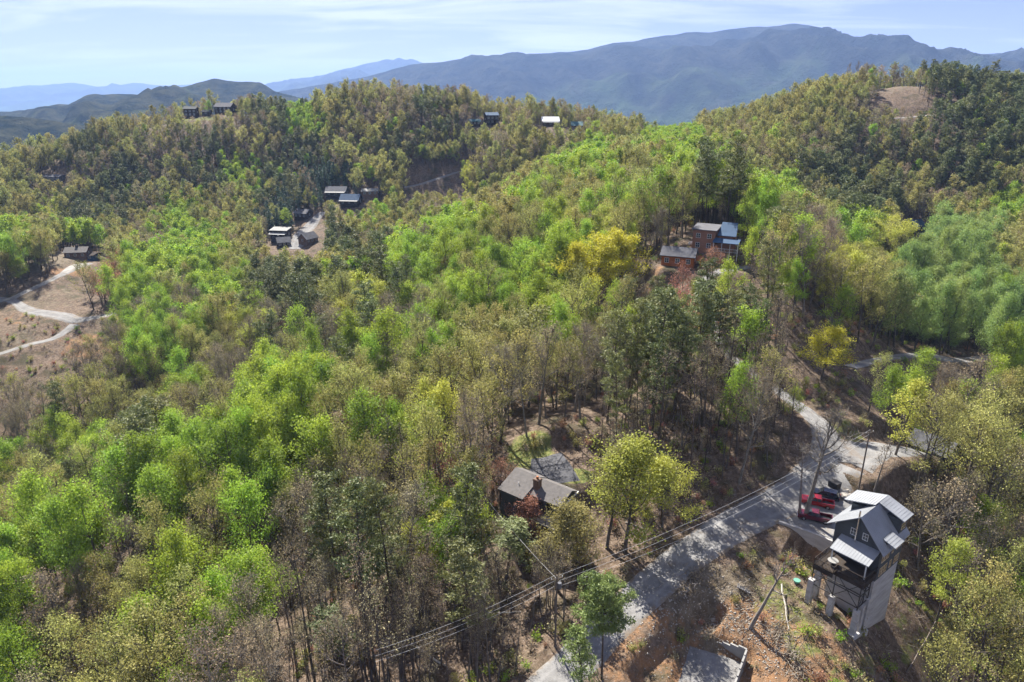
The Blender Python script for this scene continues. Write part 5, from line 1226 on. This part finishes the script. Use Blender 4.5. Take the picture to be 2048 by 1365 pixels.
# the rest of each kind: one object per kind, its trees instanced on points
def scatter(name, label, meshes, P, rot, scl, kind='stuff'):
    col = bpy.data.collections.new(name + '_shapes')
    for m_ in meshes:
        o = bpy.data.objects.new('tree', m_); col.objects.link(o)
    me = bpy.data.meshes.new(name); me.vertices.add(len(P)); me.vertices.foreach_set('co', np.asarray(P, np.float32).ravel())
    for nm_, arr, ty in (('rot', rot, 'FLOAT'), ('scl', scl, 'FLOAT'), ('pick', rng.integers(0, len(meshes), len(P)), 'INT')):
        a = me.attributes.new(nm_, ty, 'POINT'); a.data.foreach_set('value', np.asarray(arr, np.int32 if ty == 'INT' else np.float32))
    o = bpy.data.objects.new(name, me); C.objects.link(o); tag(o, kind=kind, label=label)
    g = bpy.data.node_groups.new(name, 'GeometryNodeTree')
    g.interface.new_socket('Geometry', in_out='INPUT', socket_type='NodeSocketGeometry'); g.interface.new_socket('Geometry', in_out='OUTPUT', socket_type='NodeSocketGeometry')
    gi = g.nodes.new('NodeGroupInput'); go = g.nodes.new('NodeGroupOutput'); ip = g.nodes.new('GeometryNodeInstanceOnPoints'); ci = g.nodes.new('GeometryNodeCollectionInfo')
    ci.inputs['Collection'].default_value = col; ci.inputs['Separate Children'].default_value = True; ci.inputs['Reset Children'].default_value = True
    def na(nm_, ty):
        q = g.nodes.new('GeometryNodeInputNamedAttribute'); q.data_type = ty; q.inputs['Name'].default_value = nm_
        return [s for s in q.outputs if s.enabled and s.name == 'Attribute'][0]
    cx_ = g.nodes.new('ShaderNodeCombineXYZ'); g.links.new(na('rot', 'FLOAT'), cx_.inputs[2])
    g.links.new(gi.outputs[0], ip.inputs['Points']); g.links.new(ci.outputs[0], ip.inputs['Instance']); ip.inputs['Pick Instance'].default_value = True
    g.links.new(na('pick', 'INT'), ip.inputs['Instance Index']); g.links.new(cx_.outputs[0], ip.inputs['Rotation']); g.links.new(na('scl', 'FLOAT'), ip.inputs['Scale'])
    g.links.new(ip.outputs[0], go.inputs[0])
    md = o.modifiers.new('spread', 'NODES'); md.node_group = g
    return o
for k, L_ in byk.items():
    rest = [i for i in L_ if i not in IS]
    if not rest: continue
    A = [trees[i] for i in rest]
    near = [a for a in A if a[6] < 260]; farr = [a for a in A if a[6] >= 260]
    ms = SH[k]['far'] + SH[k]['mid'][:3]
    P = np.array([a[1:4] for a in A]); 
    o = scatter({'g': 'green_woods', 'l': 'pale_green_woods', 'y': 'yellow_woods', 'o': 'budding_oak_woods', 'b': 'bare_woods', 's': 'slender_woods', 'r': 'red_budding_woods', 'p': 'pine_woods', 't': 'spruce_woods'}[k],
            'mass of %ss on the farther slopes' % KN[k][1], ms, P, [a[5] for a in A], [a[4] for a in A])
    pk_ = np.array([rng.integers(0, 4) if a[6] > 260 else rng.integers(4, 7) for a in A], np.int32)
    o.data.attributes['pick'].data.foreach_set('value', pk_)
print('TREES', len(trees), 'individuals', len(indiv), 'with parts', len(nparts), {k: len(v) for k, v in byk.items()})
nb_ = 9000
yy_ = rng.uniform(58, 270, nb_) ; yy_ = 58 + (yy_ - 58) ** 1.0; xx_ = rng.uniform(-.85, .85, nb_) * (yy_ + 12)
rd_ = road_dist(xx_, yy_); _l = hit(1440, 1250); kp = (rd_ > .8) & ((np.hypot(xx_ - _l[0], yy_ - _l[1]) > 13) | (rng.random(nb_) < .25)) & (fbm(xx_, yy_, 14) > -.12)
for P_ in PADS: kp &= ~((np.abs((xx_ - P_[0]) * math.cos(P_[5]) + (yy_ - P_[1]) * math.sin(P_[5])) < P_[3]) & (np.abs(-(xx_ - P_[0]) * math.sin(P_[5]) + (yy_ - P_[1]) * math.cos(P_[5])) < P_[4]))
xx_, yy_ = xx_[kp], yy_[kp]; zz_ = height(xx_, yy_)
bs_ = [bush(700 + i, k) for i, k in enumerate('bobobrg')]
scatter('undergrowth', 'low brown and green shrubs covering the forest floor', bs_, np.stack([xx_, yy_, zz_], -1), rng.uniform(0, 6.28, len(xx_)), rng.uniform(.5, 1.3, len(xx_)))

# ------------------------------------------------------------------ haze
hz = MB().box(-22000, 22000, -22000, 22000, float(GZ.min()) - 60, CAMZ + 760)
mh = bpy.data.materials.new('haze'); mh.use_nodes = True; t = mh.node_tree; t.nodes.clear()
oo = t.nodes.new('ShaderNodeOutputMaterial'); pv = t.nodes.new('ShaderNodeVolumePrincipled')
pv.inputs['Color'].default_value = (0.32, 0.49, 0.88, 1); pv.inputs['Density'].default_value = 0.75e-4; pv.inputs['Anisotropy'].default_value = 0.1
t.links.new(pv.outputs[0], oo.inputs['Volume'])
ho = hz.build('haze', mh); tag(ho, kind='stuff', label='thin blue haze over the far hills')
